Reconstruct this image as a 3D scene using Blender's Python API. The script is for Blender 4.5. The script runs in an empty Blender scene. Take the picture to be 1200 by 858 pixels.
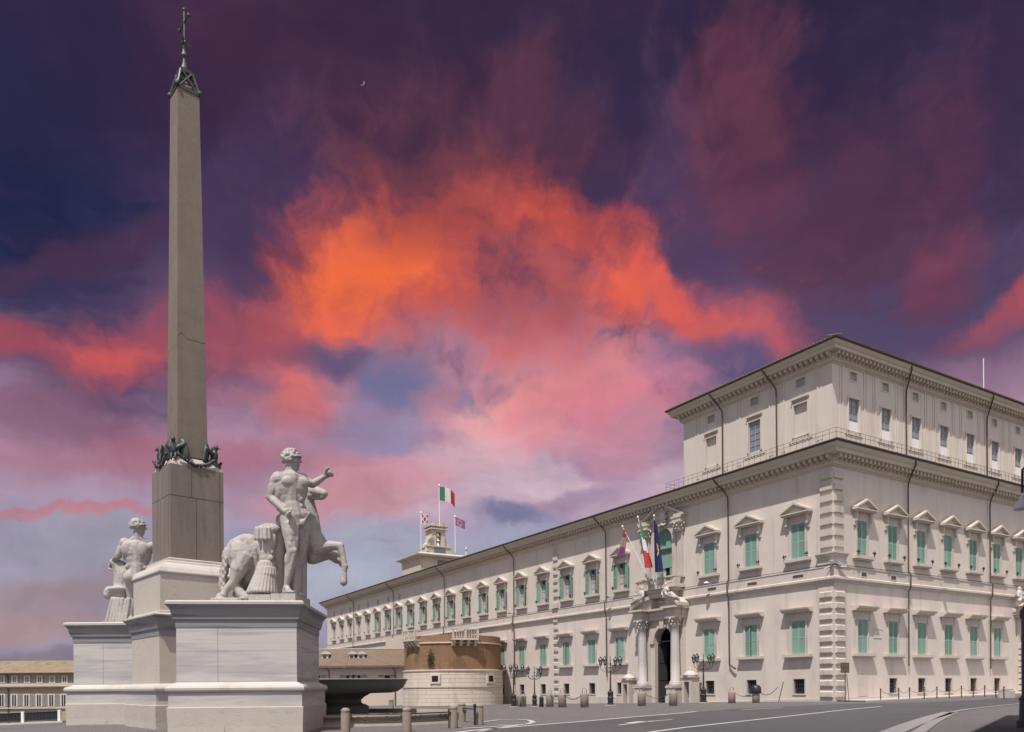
import bpy, math, random
from mathutils import Vector, Matrix
random.seed(7)
C = bpy.context.scene.collection
R_ = math.radians

# ------------------------------------------------------------------ camera
F, PX, PY, ROLL, EYE = 900.0, 600.0, 805.0, 0.0074, 1.7
scene = bpy.context.scene
cam_d = bpy.data.cameras.new('camera'); cam = bpy.data.objects.new('camera', cam_d); C.objects.link(cam)
cam_d.sensor_fit = 'HORIZONTAL'; cam_d.sensor_width = 36.0; cam_d.lens = 36.0*F/1200.0
cam_d.shift_y = (PY-429.0)/1200.0; cam_d.clip_start = 0.1; cam_d.clip_end = 6000
cam.matrix_world = Matrix.Translation((0, 0, EYE)) @ Matrix.Rotation(R_(90), 4, 'X') @ Matrix.Rotation(-ROLL, 4, 'Z')
scene.camera = cam
# ------------------------------------------------------------------ light and exposure
EXPO = 0.22
SUN_EL, SUN_AZ = 62.5, -25.0            # azimuth measured from straight behind the camera, negative = from the left
SUN_STR = 4.4
scene.view_settings.view_transform = 'Standard'; scene.view_settings.look = 'None'
scene.view_settings.gamma = 1.0; scene.view_settings.exposure = EXPO
scene.view_settings.use_curve_mapping = False
sv = Vector((math.sin(R_(SUN_AZ))*math.cos(R_(SUN_EL)), -math.cos(R_(SUN_AZ))*math.cos(R_(SUN_EL)), math.sin(R_(SUN_EL))))
sun_d = bpy.data.lights.new('sun', 'SUN'); sun_d.energy = SUN_STR; sun_d.angle = R_(0.5); sun_d.color = (1.0, 0.95, 0.90)
sun = bpy.data.objects.new('sun', sun_d); C.objects.link(sun)
sun.rotation_euler = sv.to_track_quat('Z', 'Y').to_euler(); sun.location = (-20, -40, 60)

def srgb(r, g, b):
    f = lambda c: c/255/12.92 if c/255 <= 0.04045 else ((c/255+0.055)/1.055)**2.4
    return (f(r), f(g), f(b))

def px_uv(px, py):
    dx, dy = px-PX, py-PY; c, s = math.cos(ROLL), math.sin(ROLL)
    return dx*c-dy*s, dx*s+dy*c
def azel(px, py):
    u, v = px_uv(px, py); return math.degrees(math.atan2(u, F)), math.degrees(math.atan2(-v, math.hypot(u, F)))

class NT:                                   # small node helper
    def __init__(s, nt): s.nt = nt
    def n(s, t, ins=None, **kw):
        nd = s.nt.nodes.new(t)
        for k, v in kw.items(): setattr(nd, k, v)
        for k, v in (ins or {}).items():
            if isinstance(v, bpy.types.NodeSocket): s.nt.links.new(v, nd.inputs[k])
            else: nd.inputs[k].default_value = v
        return nd
    def math(s, op, a, b=0.0, c=None, clamp=False):
        d = {0: a, 1: b}
        if c is not None: d[2] = c
        return s.n('ShaderNodeMath', d, operation=op, use_clamp=clamp).outputs[0]
    def mix(s, fac, a, b, blend='MIX'):
        nd = s.nt.nodes.new('ShaderNodeMix'); nd.data_type = 'RGBA'; nd.blend_type = blend
        for k, v in ((0, fac), (6, a), (7, b)):
            if isinstance(v, bpy.types.NodeSocket): s.nt.links.new(v, nd.inputs[k])
            elif k == 0: nd.inputs[0].default_value = v
            else: nd.inputs[k].default_value = (*v[:3], 1)
        return nd.outputs[2]
    def smooth(s, x, a, b, lo=0.0, hi=1.0):
        nd = s.n('ShaderNodeMapRange', {0: x, 1: a, 2: b, 3: lo, 4: hi}, interpolation_type='SMOOTHSTEP'); return nd.outputs[0]

# ------------------------------------------------------------------ sky
def build_world():
    w = bpy.data.worlds.new('World'); scene.world = w; w.use_nodes = True
    w.cycles.sampling_method = 'MANUAL'; w.cycles.sample_map_resolution = 256
    nt = w.node_tree; nt.nodes.clear(); N = NT(nt)
    STR = 0.1; K = 1.0/(STR*2**EXPO)
    col = lambda r, g, b: tuple(c*K for c in srgb(r, g, b))
    g = N.n('ShaderNodeTexCoord').outputs['Generated']
    sp = N.n('ShaderNodeSeparateXYZ', {0: g})
    X, Y, Z = sp.outputs
    az = N.math('MULTIPLY', N.math('ARCTAN2', X, Y), 57.29578)
    hyp = N.math('SQRT', N.math('ADD', N.math('MULTIPLY', X, X), N.math('MULTIPLY', Y, Y)))
    el = N.math('MULTIPLY', N.math('ARCTAN2', Z, hyp), 57.29578)
    P = N.n('ShaderNodeCombineXYZ', {0: az, 1: el, 2: 0.0}).outputs[0]
    n1 = N.n('ShaderNodeTexNoise', {'Vector': P, 'Scale': 0.085, 'Detail': 4.0, 'Roughness': 0.55}).outputs['Color']
    n2 = N.n('ShaderNodeTexNoise', {'Vector': P, 'Scale': 0.33, 'Detail': 6.0, 'Roughness': 0.6}).outputs['Color']
    def off(nz, amp):
        a = N.n('ShaderNodeVectorMath', {0: nz, 1: (0.5, 0.5, 0.5)}, operation='SUBTRACT').outputs[0]
        return N.n('ShaderNodeVectorMath', {0: a, 1: (amp, amp*0.8, 0)}, operation='MULTIPLY').outputs[0]
    Pw = N.n('ShaderNodeVectorMath', {0: P, 1: off(n1, 7.0)}, operation='ADD').outputs[0]
    Pw = N.n('ShaderNodeVectorMath', {0: Pw, 1: off(n2, 3.0)}, operation='ADD').outputs[0]
    detail = N.n('ShaderNodeTexNoise', {'Vector': Pw, 'Scale': 0.20, 'Detail': 9.0, 'Roughness': 0.60}).outputs['Fac']
    stre_m = N.n('ShaderNodeMapping', {0: Pw, 'Rotation': (0, 0, R_(-8)), 'Scale': (0.35, 1.4, 1)}).outputs[0]
    streak = N.n('ShaderNodeTexNoise', {'Vector': stre_m, 'Scale': 0.22, 'Detail': 7.0, 'Roughness': 0.6}).outputs['Fac']
    # base gradient by elevation
    ramp = nt.nodes.new('ShaderNodeValToRGB'); nt.links.new(N.math('DIVIDE', el, 60.0), ramp.inputs[0])
    cr = ramp.color_ramp
    stops = SKY_RAMP
    while len(cr.elements) < len(stops): cr.elements.new(0.5)
    for e, (p, c) in zip(cr.elements, stops): e.position = p/60.0; e.color = (*col(*c), 1)
    cur = ramp.outputs[0]
    for (px, py, sx, sy, rot, c, op, soft, kind) in SKY_BLOBS:
        a0, e0 = azel(px, py)
        k = 57.3/F*math.cos(R_(a0))**1.0
        mp = N.n('ShaderNodeMapping', {0: Pw, 'Location': (a0, e0, 0), 'Rotation': (0, 0, R_(rot)), 'Scale': (sx*k, sy*k, 1)}, vector_type='TEXTURE').outputs[0]
        ln = N.n('ShaderNodeVectorMath', {0: mp}, operation='LENGTH').outputs[1]
        m = N.smooth(ln, 1.6 if kind == 'f' else 1.45, 0.0 if kind == 'f' else 0.15)
        nz = streak if kind == 's' else detail
        m2 = N.math('ADD', m, N.math('MULTIPLY', N.math('SUBTRACT', nz, 0.5), {'d': 2.2, 'f': 1.5, 's': 1.5}[kind]))
        m2 = N.smooth(m2, 0.12, 1.15)
        m3 = N.math('MULTIPLY', N.math('MULTIPLY', m2, N.smooth(ln, 1.8, 0.6)), op)
        cur = N.mix(m3, cur, col(*c))
    # fine light and dark breakup of the cloud sheet
    br = N.math('ADD', N.math('MULTIPLY', N.math('SUBTRACT', streak, 0.5), 0.55), 1.0)
    br2 = N.math('ADD', N.math('MULTIPLY', N.math('SUBTRACT', detail, 0.5), 0.6), 1.0)
    brr = N.math('MULTIPLY', N.math('MULTIPLY', br, br2), 0.94)
    cur = N.mix(1.0, cur, N.n('ShaderNodeCombineColor', {0: brr, 1: brr, 2: N.math('POWER', brr, 0.9)}).outputs[0], 'MULTIPLY')
    sky = N.n('ShaderNodeTexSky', sky_type='NISHITA', sun_disc=False, sun_elevation=R_(SUN_EL), sun_rotation=R_(180+SUN_AZ) if True else 0, altitude=50, dust_density=1.5).outputs[0]
    # the clouded sunset side fills the view; overhead and behind, the open daylight sky
    side = N.smooth(Y, -0.15, 0.25)
    up = N.smooth(el, 62.0, 46.0)
    cov = N.math('MULTIPLY', side, up)
    mixc = N.mix(cov, N.mix(1.0, sky, (SKY_GAIN*1.12, SKY_GAIN*0.96, SKY_GAIN*0.84), 'MULTIPLY'), cur)
    bg = N.n('ShaderNodeBackground', {0: mixc, 1: STR})
    out = N.n('ShaderNodeOutputWorld', {0: bg.outputs[0]})
SKY_GAIN = 1.4
SKY_RAMP = [(0, (158, 148, 160)), (5, (166, 164, 186)), (10, (172, 160, 184)), (16, (176, 142, 166)), (22, (128, 98, 130)),
            (28, (88, 68, 102)), (34, (70, 52, 84)), (41, (52, 42, 76)), (50, (45, 40, 72))]
# px, py, half-width px, half-height px, rotation deg, colour, opacity, softness (1 = hard .. 0), texture
SKY_BLOBS = [
    # deep navy and violet upper sky
    (20, 220, 210, 190, 0, (32, 40, 74), 1.0, .1, 's'),
    (60, 60, 260, 120, 0, (44, 40, 70), .9, .1, 's'),
    (240, 60, 120, 90, 0, (62, 42, 70), .8, .1, 'd'),
    (120, 420, 170, 90, -10, (60, 56, 92), .9, .1, 's'),
    (700, 70, 170, 150, 0, (54, 48, 78), .9, .1, 'd'),
    (930, 60, 330, 130, 0, (46, 40, 66), .95, .1, 'd'),
    (1100, 200, 200, 260, 0, (56, 46, 74), .9, .1, 'd'),
    (420, 70, 260, 90, 0, (72, 47, 68), .85, .1, 's'),
    (600, 5, 300, 70, 0, (60, 45, 70), .95, .1, 'd'),
    (330, 250, 150, 110, 20, (72, 56, 88), .85, .1, 'd'),
    (790, 240, 110, 130, 0, (84, 64, 96), .85, .1, 'd'),
    (1020, 390, 240, 80, 0, (84, 74, 108), .9, .1, 's'),
    # dull red veils
    (560, 170, 230, 80, 5, (96, 58, 76), .8, .0, 'd'),
    (560, 225, 180, 70, -10, (132, 68, 76), .7, .0, 'd'),
    (880, 150, 90, 130, 15, (108, 60, 78), .75, .0, 'd'),
    (990, 260, 130, 120, 40, (92, 58, 80), .7, .0, 'd'),
    (1115, 230, 45, 170, -8, (96, 58, 82), .65, .0, 'd'),
    (1110, 325, 60, 40, 40, (120, 66, 88), .7, .0, 'd'),
    (1182, 368, 80, 20, 28, (178, 84, 94), .9, .0, 'f'),
    (270, 400, 150, 70, 10, (146, 78, 96), .8, .0, 'd'),
    (15, 398, 90, 34, -5, (164, 78, 92), .8, .0, 'f'),
    (150, 430, 90, 48, 20, (190, 90, 98), .85, .0, 'f'),
    (155, 428, 55, 22, 12, (222, 98, 92), .7, .0, 'f'),
    (110, 290, 150, 24, 25, (80, 54, 82), .7, .0, 's'),
    # rose and pale field under the fire
    (560, 470, 300, 140, 0, (190, 138, 158), .95, .1, 'd'),
    (600, 565, 280, 64, 0, (206, 182, 196), .95, .1, 's'),
    (670, 450, 130, 90, -10, (226, 142, 148), .9, .0, 'd'),
    (620, 390, 120, 50, 0, (200, 108, 116), .85, .0, 'd'),
    (870, 372, 110, 42, -22, (184, 92, 104), .95, .0, 'd'),
    (560, 330, 190, 66, 0, (170, 82, 86), .9, .0, 'd'),
    # the fire: a broad soft bank rising from the left, arching over and falling to the right
    (450, 330, 170, 85, 10, (206, 90, 76), .95, .0, 'f'),
    (440, 318, 100, 52, 22, (250, 116, 68), 1.0, .0, 'f'),
    (365, 375, 90, 26, 18, (236, 106, 80), .9, .0, 'f'),
    (540, 250, 130, 46, 15, (168, 76, 74), .75, .0, 'd'),
    (665, 255, 110, 34, -8, (202, 86, 78), .9, .0, 'f'),
    (730, 325, 48, 72, 12, (236, 102, 80), 1.0, .0, 'f'),
    (790, 348, 85, 26, -38, (222, 96, 84), .95, .0, 'f'),
    (860, 388, 85, 26, -25, (208, 98, 96), .9, .0, 'f'),
    (340, 460, 55, 70, 30, (216, 112, 108), .9, .0, 'f'),
    # blue grey gaps
    (385, 418, 75, 30, 0, (94, 88, 124), 1.0, .1, 'd'),
    (460, 450, 70, 44, 25, (112, 112, 150), 1.0, .1, 'd'),
    (430, 515, 90, 40, 5, (150, 138, 172), .9, .1, 'd'),
    (555, 478, 40, 22, -30, (120, 116, 154), .9, .1, 'd'),
    (595, 500, 90, 40, 0, (234, 168, 168), .9, .0, 'd'),
    (640, 470, 60, 24, 10, (236, 150, 146), .8, .0, 'd'),
    (700, 545, 60, 22, -20, (158, 132, 166), .85, .1, 'd'),
    (780, 445, 45, 55, 0, (160, 116, 148), .85, .1, 'd'),
    (865, 425, 80, 40, -15, (90, 84, 122), .95, .1, 'd'),
    (700, 480, 130, 50, 10, (222, 134, 150), .9, .0, 'd'),
    (290, 395, 110, 46, 5, (156, 80, 96), .85, .0, 'd'),
    (450, 560, 130, 26, 4, (204, 142, 158), .85, .0, 's'),
    # pale lower sky
    (60, 500, 190, 34, -3, (132, 92, 116), .85, .1, 's'),
    (190, 550, 260, 34, 4, (172, 106, 124), .8, .1, 's'),
    (60, 602, 170, 9, 6, (204, 114, 114), .65, .1, 's'),
    (410, 588, 150, 26, 3, (204, 142, 150), .8, .0, 's'),
    (320, 650, 300, 36, 0, (146, 152, 176), .9, .1, 's'),
    (110, 640, 200, 34, 0, (154, 152, 168), .95, .1, 's'),
    (60, 680, 220, 30, 3, (156, 134, 138), .85, .1, 's'),
    (60, 715, 240, 30, 3, (166, 140, 142), .85, .1, 's'),
    (60, 762, 240, 22, 0, (126, 112, 130), .8, .1, 's'),
    (430, 670, 190, 60, 0, (172, 176, 192), .95, .1, 's'),
    (640, 640, 160, 40, 0, (168, 170, 196), .9, .1, 's'),
    (560, 535, 90, 30, 0, (214, 172, 184), .8, .0, 's'),
    (600, 612, 75, 20, -5, (120, 124, 158), 1.0, .1, 'd'),
    (680, 590, 90, 18, 10, (156, 132, 162), .8, .1, 's'),
    (730, 515, 80, 50, 0, (190, 138, 158), .8, .0, 'd'),
]
build_world()

# ------------------------------------------------------------------ materials
MATS = {}
def mat(name, base, rough=0.8, noise=None, bump=None, streak=None, wave=None, brick=None, spec=0.3, metal=0.0, vary=0.0):
    """procedural Principled material; colour variation comes from noise in object space"""
    if name in MATS: return MATS[name]
    m = bpy.data.materials.new(name); m.use_nodes = True; nt = m.node_tree; N = NT(nt)
    b = nt.nodes['Principled BSDF']
    b.inputs['Roughness'].default_value = rough; b.inputs['Metallic'].default_value = metal
    b.inputs['Specular IOR Level'].default_value = spec
    oc = N.n('ShaderNodeTexCoord').outputs['Object']
    cur = None; h = None
    if brick:
        (bs, c1, c2, mo, mw, bw, rh, axis) = brick
        v = oc
        if axis == 'cyl':
            s = N.n('ShaderNodeSeparateXYZ', {0: oc}); a = N.math('MULTIPLY', N.math('ARCTAN2', s.outputs[0], s.outputs[1]), 7.8)
            v = N.n('ShaderNodeCombineXYZ', {0: a, 1: s.outputs[2], 2: 0.0}).outputs[0]
        elif axis == 'xz':
            s = N.n('ShaderNodeSeparateXYZ', {0: oc})
            v = N.n('ShaderNodeCombineXYZ', {0: N.math('ADD', s.outputs[0], s.outputs[1]), 1: s.outputs[2], 2: 0.0}).outputs[0]
        bk = N.n('ShaderNodeTexBrick', {'Vector': v, 'Color1': (*c1, 1), 'Color2': (*c2, 1), 'Mortar': (*mo, 1), 'Scale': bs, 'Mortar Size': mw, 'Brick Width': bw, 'Row Height': rh, 'Bias': 0.0})
        cur = bk.outputs[0]; h = bk.outputs[1]
        hb = N.n('ShaderNodeBump', {'Strength': 0.5, 'Distance': 0.02, 'Height': N.math('SUBTRACT', 1.0, h)})
        nt.links.new(hb.outputs[0], b.inputs['Normal'])
    if cur is None:
        cur = N.n('ShaderNodeRGB').outputs[0]; cur.default_value = (*base, 1)
    for (sc, amt, stretch) in (noise or []):
        v = N.n('ShaderNodeMapping', {0: oc, 'Scale': stretch}).outputs[0] if stretch else oc
        nz = N.n('ShaderNodeTexNoise', {'Vector': v, 'Scale': sc, 'Detail': 6.0, 'Roughness': 0.6}).outputs['Fac']
        f = N.math('ADD', 1.0, N.math('MULTIPLY', N.math('SUBTRACT', nz, 0.5), 2*amt))
        cc = N.n('ShaderNodeCombineColor', {0: f, 1: f, 2: f}).outputs[0]
        cur = N.mix(1.0, cur, cc, 'MULTIPLY')
    for (sc, thr, width, stretch, c2, op) in (streak or []):
        v = N.n('ShaderNodeMapping', {0: oc, 'Scale': stretch}).outputs[0]
        nz = N.n('ShaderNodeTexNoise', {'Vector': v, 'Scale': sc, 'Detail': 5.0, 'Roughness': 0.6, 'Distortion': 0.4}).outputs['Fac']
        cur = N.mix(N.math('MULTIPLY', N.smooth(nz, thr, thr+width), op), cur, c2)
    if wave:
        (ax, sc, dist, amt) = wave
        wv = N.n('ShaderNodeTexWave', {'Vector': oc, 'Scale': sc, 'Distortion': dist}, wave_type='BANDS', bands_direction=ax).outputs['Fac']
        bp = N.n('ShaderNodeBump', {'Strength': 0.9, 'Distance': amt, 'Height': wv}); nt.links.new(bp.outputs[0], b.inputs['Normal'])
    if bump and not wave and not brick:
        (sc, dist) = bump
        nz = N.n('ShaderNodeTexNoise', {'Vector': oc, 'Scale': sc, 'Detail': 6.0}).outputs['Fac']
        bp = N.n('ShaderNodeBump', {'Strength': 0.6, 'Distance': dist, 'Height': nz}); nt.links.new(bp.outputs[0], b.inputs['Normal'])
    if vary:
        rn = N.n('ShaderNodeObjectInfo').outputs['Random']
        f = N.math('ADD', 1.0-vary, N.math('MULTIPLY', rn, 2*vary)); cur = N.mix(1.0, cur, N.n('ShaderNodeCombineColor', {0: f, 1: f, 2: f}).outputs[0], 'MULTIPLY')
    nt.links.new(cur, b.inputs['Base Color'])
    MATS[name] = m; return m

V = (1, 1, 0.12)
M = dict(
 plaster=mat('ivory_plaster', (.59, .515, .455), .9, [(.25, .10, None), (1.6, .06, None), (.8, .09, V)], (9, .008),
             [(.9, .55, .14, (1, 1, .06), (.40, .34, .30), .4), (.35, .55, .2, (1, 1, .6), (.44, .375, .33), .5)]),
 attic=mat('stained_plaster', (.58, .51, .445), .9, [(.25, .08, None), (1.2, .07, (1, 1, .08))], (9, .008),
             [(1.3, .54, .16, (1, 1, .05), (.38, .32, .27), .35)]),
 trim=mat('stone_trim', (.52, .455, .40), .85, [(.7, .14, None), (5, .08, None)], (12, .01), [(1.5, .56, .12, (1, 1, .2), (.30, .25, .21), .45)]),
 cornice=mat('cornice_stone', (.50, .435, .355), .88, [(.5, .14, None), (4, .10, None)], (10, .01)),
 travertine=mat('travertine', (.45, .40, .35), .8, [(.6, .12, None), (6, .10, (1, 1, 4))], (14, .012), [(2.2, .55, .15, (1, 1, 3), (.33, .28, .24), .5)]),
 marble=mat('veined_grey_marble', (.475, .445, .42), .55, [(.5, .10, None)], (20, .003),
            [(.55, .46, .10, (.22, .22, 2.6), (.335, .32, .32), .7), (.9, .54, .09, (.12, .12, 6), (.275, .265, .28), .65), (.7, .58, .08, (.3, .3, 3), (.45, .39, .32), .5)]),
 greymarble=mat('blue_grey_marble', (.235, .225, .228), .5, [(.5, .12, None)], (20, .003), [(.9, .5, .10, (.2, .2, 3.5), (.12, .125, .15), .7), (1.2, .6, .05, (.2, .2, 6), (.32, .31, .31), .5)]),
 whitemarble=mat('white_marble', (.47, .435, .40), .6, [(.5, .08, None), (2, .05, V)], (16, .004), [(.8, .54, .18, (1, 1, .15), (.35, .31, .27), .45)]),
 statue=mat('statue_marble', (.375, .345, .32), .7, [(.9, .14, None), (6, .10, None), (22, .08, None)], (7, .035), [(1.3, .53, .10, (1, 1, .35), (.235, .21, .19), .65), (3.2, .60, .06, (1.6, 1.6, .3), (.17, .155, .145), .55), (.8, .50, .35, (1, 1, 1), (.41, .355, .29), .45)]),
 granite=mat('red_brown_granite', (.188, .155, .132), .75, [(.35, .16, None), (14, .22, None), (2.2, .30, (1, 1, .05)), (6, .2, (1, 1, .06))], (25, .008), [(.9, .56, .14, (1, 1, .2), (.11, .09, .078), .5)]),
 shaft=mat('obelisk_granite', (.184, .150, .120), .75, [(.3, .20, None), (14, .22, None), (2.0, .16, (1, 1, .1)), (1.2, .14, None)], (25, .008), [(.5, .58, .12, (1, 1, .4), (.115, .092, .075), .5)]),
 joint=mat('dark_joint', (.075, .065, .06), .9),
 darkgranite=mat('dark_granite', (.14, .13, .112), .6, [(1.2, .25, None), (12, .25, None)], (18, .01)),
 bronze=mat('dark_bronze', (.055, .06, .058), .5, [(3, .4, None)], (20, .01), spec=.5, metal=.3),
 iron=mat('black_iron', (.018, .018, .02), .45, [(6, .3, None)], None, spec=.5),
 darkpaint=mat('dark_grey_paint', (.05, .052, .058), .5, [(4, .2, None)]),
 gutter=mat('brown_gutter', (.075, .055, .045), .6, [(2, .25, None)]),
 green=mat('green_shutter_paint', (.185, .30, .248), .6, [(.8, .22, None), (3, .12, V)], None, wave=('Z', 3.2, 0, .03), vary=.2),
 greenframe=mat('green_frame_paint', (.23, .38, .31), .6, [(1, .1, None)]),
 glass=mat('dark_window_glass', (.035, .04, .048), .12, [(.7, .4, None)], spec=.6),
 blueglass=mat('sky_lit_glass', (.20, .23, .27), .08, [(.7, .2, None)], spec=.8),
 curtain=mat('white_curtain', (.55, .50, .47), .9, [(1.0, .1, None)], None, wave=('X', 2.4, 1.0, .05)),
 woodframe=mat('grey_window_frame', (.33, .31, .29), .7, [(2, .1, None)]),
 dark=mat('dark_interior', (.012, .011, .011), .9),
 doorwood=mat('dark_door_leaf', (.06, .055, .05), .6, [(1, .3, V)]),
 brick=mat('orange_brick', (.4, .2, .1), .9, [(.30, .20, None), (2.0, .12, None)], brick=(1.0, (.255, .135, .072), (.21, .115, .065), (.27, .18, .115), .014, .42, .12, 'cyl'),
           streak=[(.35, .50, .16, (1, 1, .5), (.135, .088, .055), .75), (.9, .55, .12, (1, 1, .2), (.13, .09, .06), .5), (.6, .60, .1, (1, 1, .35), (.36, .22, .12), .6)]),
 oldbrick=mat('dark_weathered_brick', (.25, .15, .09), .9, [(.8, .25, None), (4, .15, None)], (8, .03)),
 ashlar=mat('pale_ashlar', (.56, .49, .40), .85, [(.6, .12, None)], None, brick=(1.0, (.58, .50, .42), (.54, .47, .39), (.20, .165, .13), .022, 7.0, .60, 'cyl'),
            streak=[(.5, .5, .2, (1, 1, .25), (.38, .30, .215), .6)]),
 tiles=mat('terracotta_tiles', (.235, .17, .125), .9, [(.4, .18, None), (5, .30, None)], None, wave=('X', 1.35, .3, .14), streak=[(2.5, .52, .1, (1, 1, 1), (.17, .115, .08), .7)]),
 oldtiles=mat('old_brown_tiles', (.225, .175, .115), .95, [(.25, .25, (1, 3, 3)), (1.1, .35, (1, .25, 1)), (5, .25, None)], (3, .08), [(.9, .55, .1, (1, .3, 1), (.13, .10, .07), .6)]),
 cream=mat('cream_plaster', (.50, .41, .34), .9, [(.3, .1, None), (1, .08, V)], (9, .008)),
 towerstone=mat('beige_tower_plaster', (.50, .43, .35), .9, [(.5, .14, None), (2, .1, V)], (9, .008)),
 yellow=mat('yellow_ochre_plaster', (.34, .275, .185), .9, [(.3, .12, None)], (9, .008)),
 shutgrey=mat('grey_shutter_paint', (.24, .22, .22), .7, None, None, wave=('Z', 3.0, 0, .03)),
 whitepaint=mat('white_paint', (.75, .73, .70), .7, [(3, .06, None)]),
 roadpaint=mat('worn_road_paint', (.42, .40, .39), .85, [(1.5, .18, None)], None, None),
 asphalt=mat('asphalt', (.080, .076, .079), .9, [(.10, .28, None), (.5, .16, None), (2.2, .16, None), (30, .25, None)], (40, .012), [(.8, .60, .04, (.15, .5, 1), (.055, .052, .054), .6)]),
 leaf=mat('wall_plant_leaves', (.055, .07, .03), .7, [(3, .4, None)]),
 redcloth=mat('red_flag_cloth', (.36, .03, .035), .8), greencloth=mat('green_flag_cloth', (.03, .17, .07), .8),
 whitecloth=mat('white_flag_cloth', (.52, .50, .50), .8), bluecloth=mat('blue_flag_cloth', (.012, .018, .075), .8),
 purplecloth=mat('purple_flag_cloth', (.22, .08, .22), .8), maroon=mat('maroon_flag_cloth', (.30, .045, .07), .8),
 gold=mat('yellow_flag_emblem', (.62, .42, .05), .8), tan=mat('brown_flag_emblem', (.35, .26, .18), .8),
 lampglass=mat('milky_lamp_glass', (.24, .235, .22), .5, None, None, spec=.3),
 bollardstone=mat('tan_bollard_stone', (.25, .21, .175), .85, [(2, .2, None)], (20, .01)),
 kerbstone=mat('worn_kerbstone', (.25, .235, .225), .85, [(1.5, .2, None), (7, .2, None)], (20, .01)),
 pinkstone=mat('pinkish_bollard_stone', (.30, .22, .19), .85, [(3, .15, None)], (20, .01)),
 clockblue=mat('blue_grey_clock_panel', (.13, .15, .20), .6, [(1, .1, None)]),
 bark=mat('bark', (.12, .09, .07), .9, [(3, .3, V)], (10, .03)),
)
def setts_material():
    m = bpy.data.materials.new('grey_basalt_setts'); m.use_nodes = True; nt = m.node_tree; N = NT(nt); b = nt.nodes['Principled BSDF']
    b.inputs['Roughness'].default_value = .85; b.inputs['Specular IOR Level'].default_value = .3
    oc = N.n('ShaderNodeTexCoord').outputs['Object']
    v = N.n('ShaderNodeTexVoronoi', {'Vector': oc, 'Scale': 7.5, 'Randomness': .55}, feature='DISTANCE_TO_EDGE').outputs[0]
    vc = N.n('ShaderNodeTexVoronoi', {'Vector': oc, 'Scale': 7.5, 'Randomness': .55}).outputs['Color']
    big = N.n('ShaderNodeTexNoise', {'Vector': oc, 'Scale': .13, 'Detail': 5.0}).outputs['Fac']
    mid = N.n('ShaderNodeTexNoise', {'Vector': oc, 'Scale': 1.3, 'Detail': 5.0}).outputs['Fac']
    s = N.n('ShaderNodeSeparateColor', {0: vc}).outputs[0]
    f = N.math('ADD', .62, N.math('ADD', N.math('MULTIPLY', s, .30), N.math('ADD', N.math('MULTIPLY', big, .3), N.math('MULTIPLY', mid, .2))))
    cc = N.n('ShaderNodeCombineColor', {0: f, 1: f, 2: f}).outputs[0]
    cur = N.mix(1.0, (.140, .129, .129), cc, 'MULTIPLY')
    cur = N.mix(N.smooth(v, .10, .02), cur, (.085, .078, .075))
    bp = N.n('ShaderNodeBump', {'Strength': .5, 'Distance': .02, 'Height': N.smooth(v, 0.0, .2)})
    nt.links.new(bp.outputs[0], b.inputs['Normal']); nt.links.new(cur, b.inputs['Base Color'])
    return m
M['setts'] = setts_material()

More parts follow.
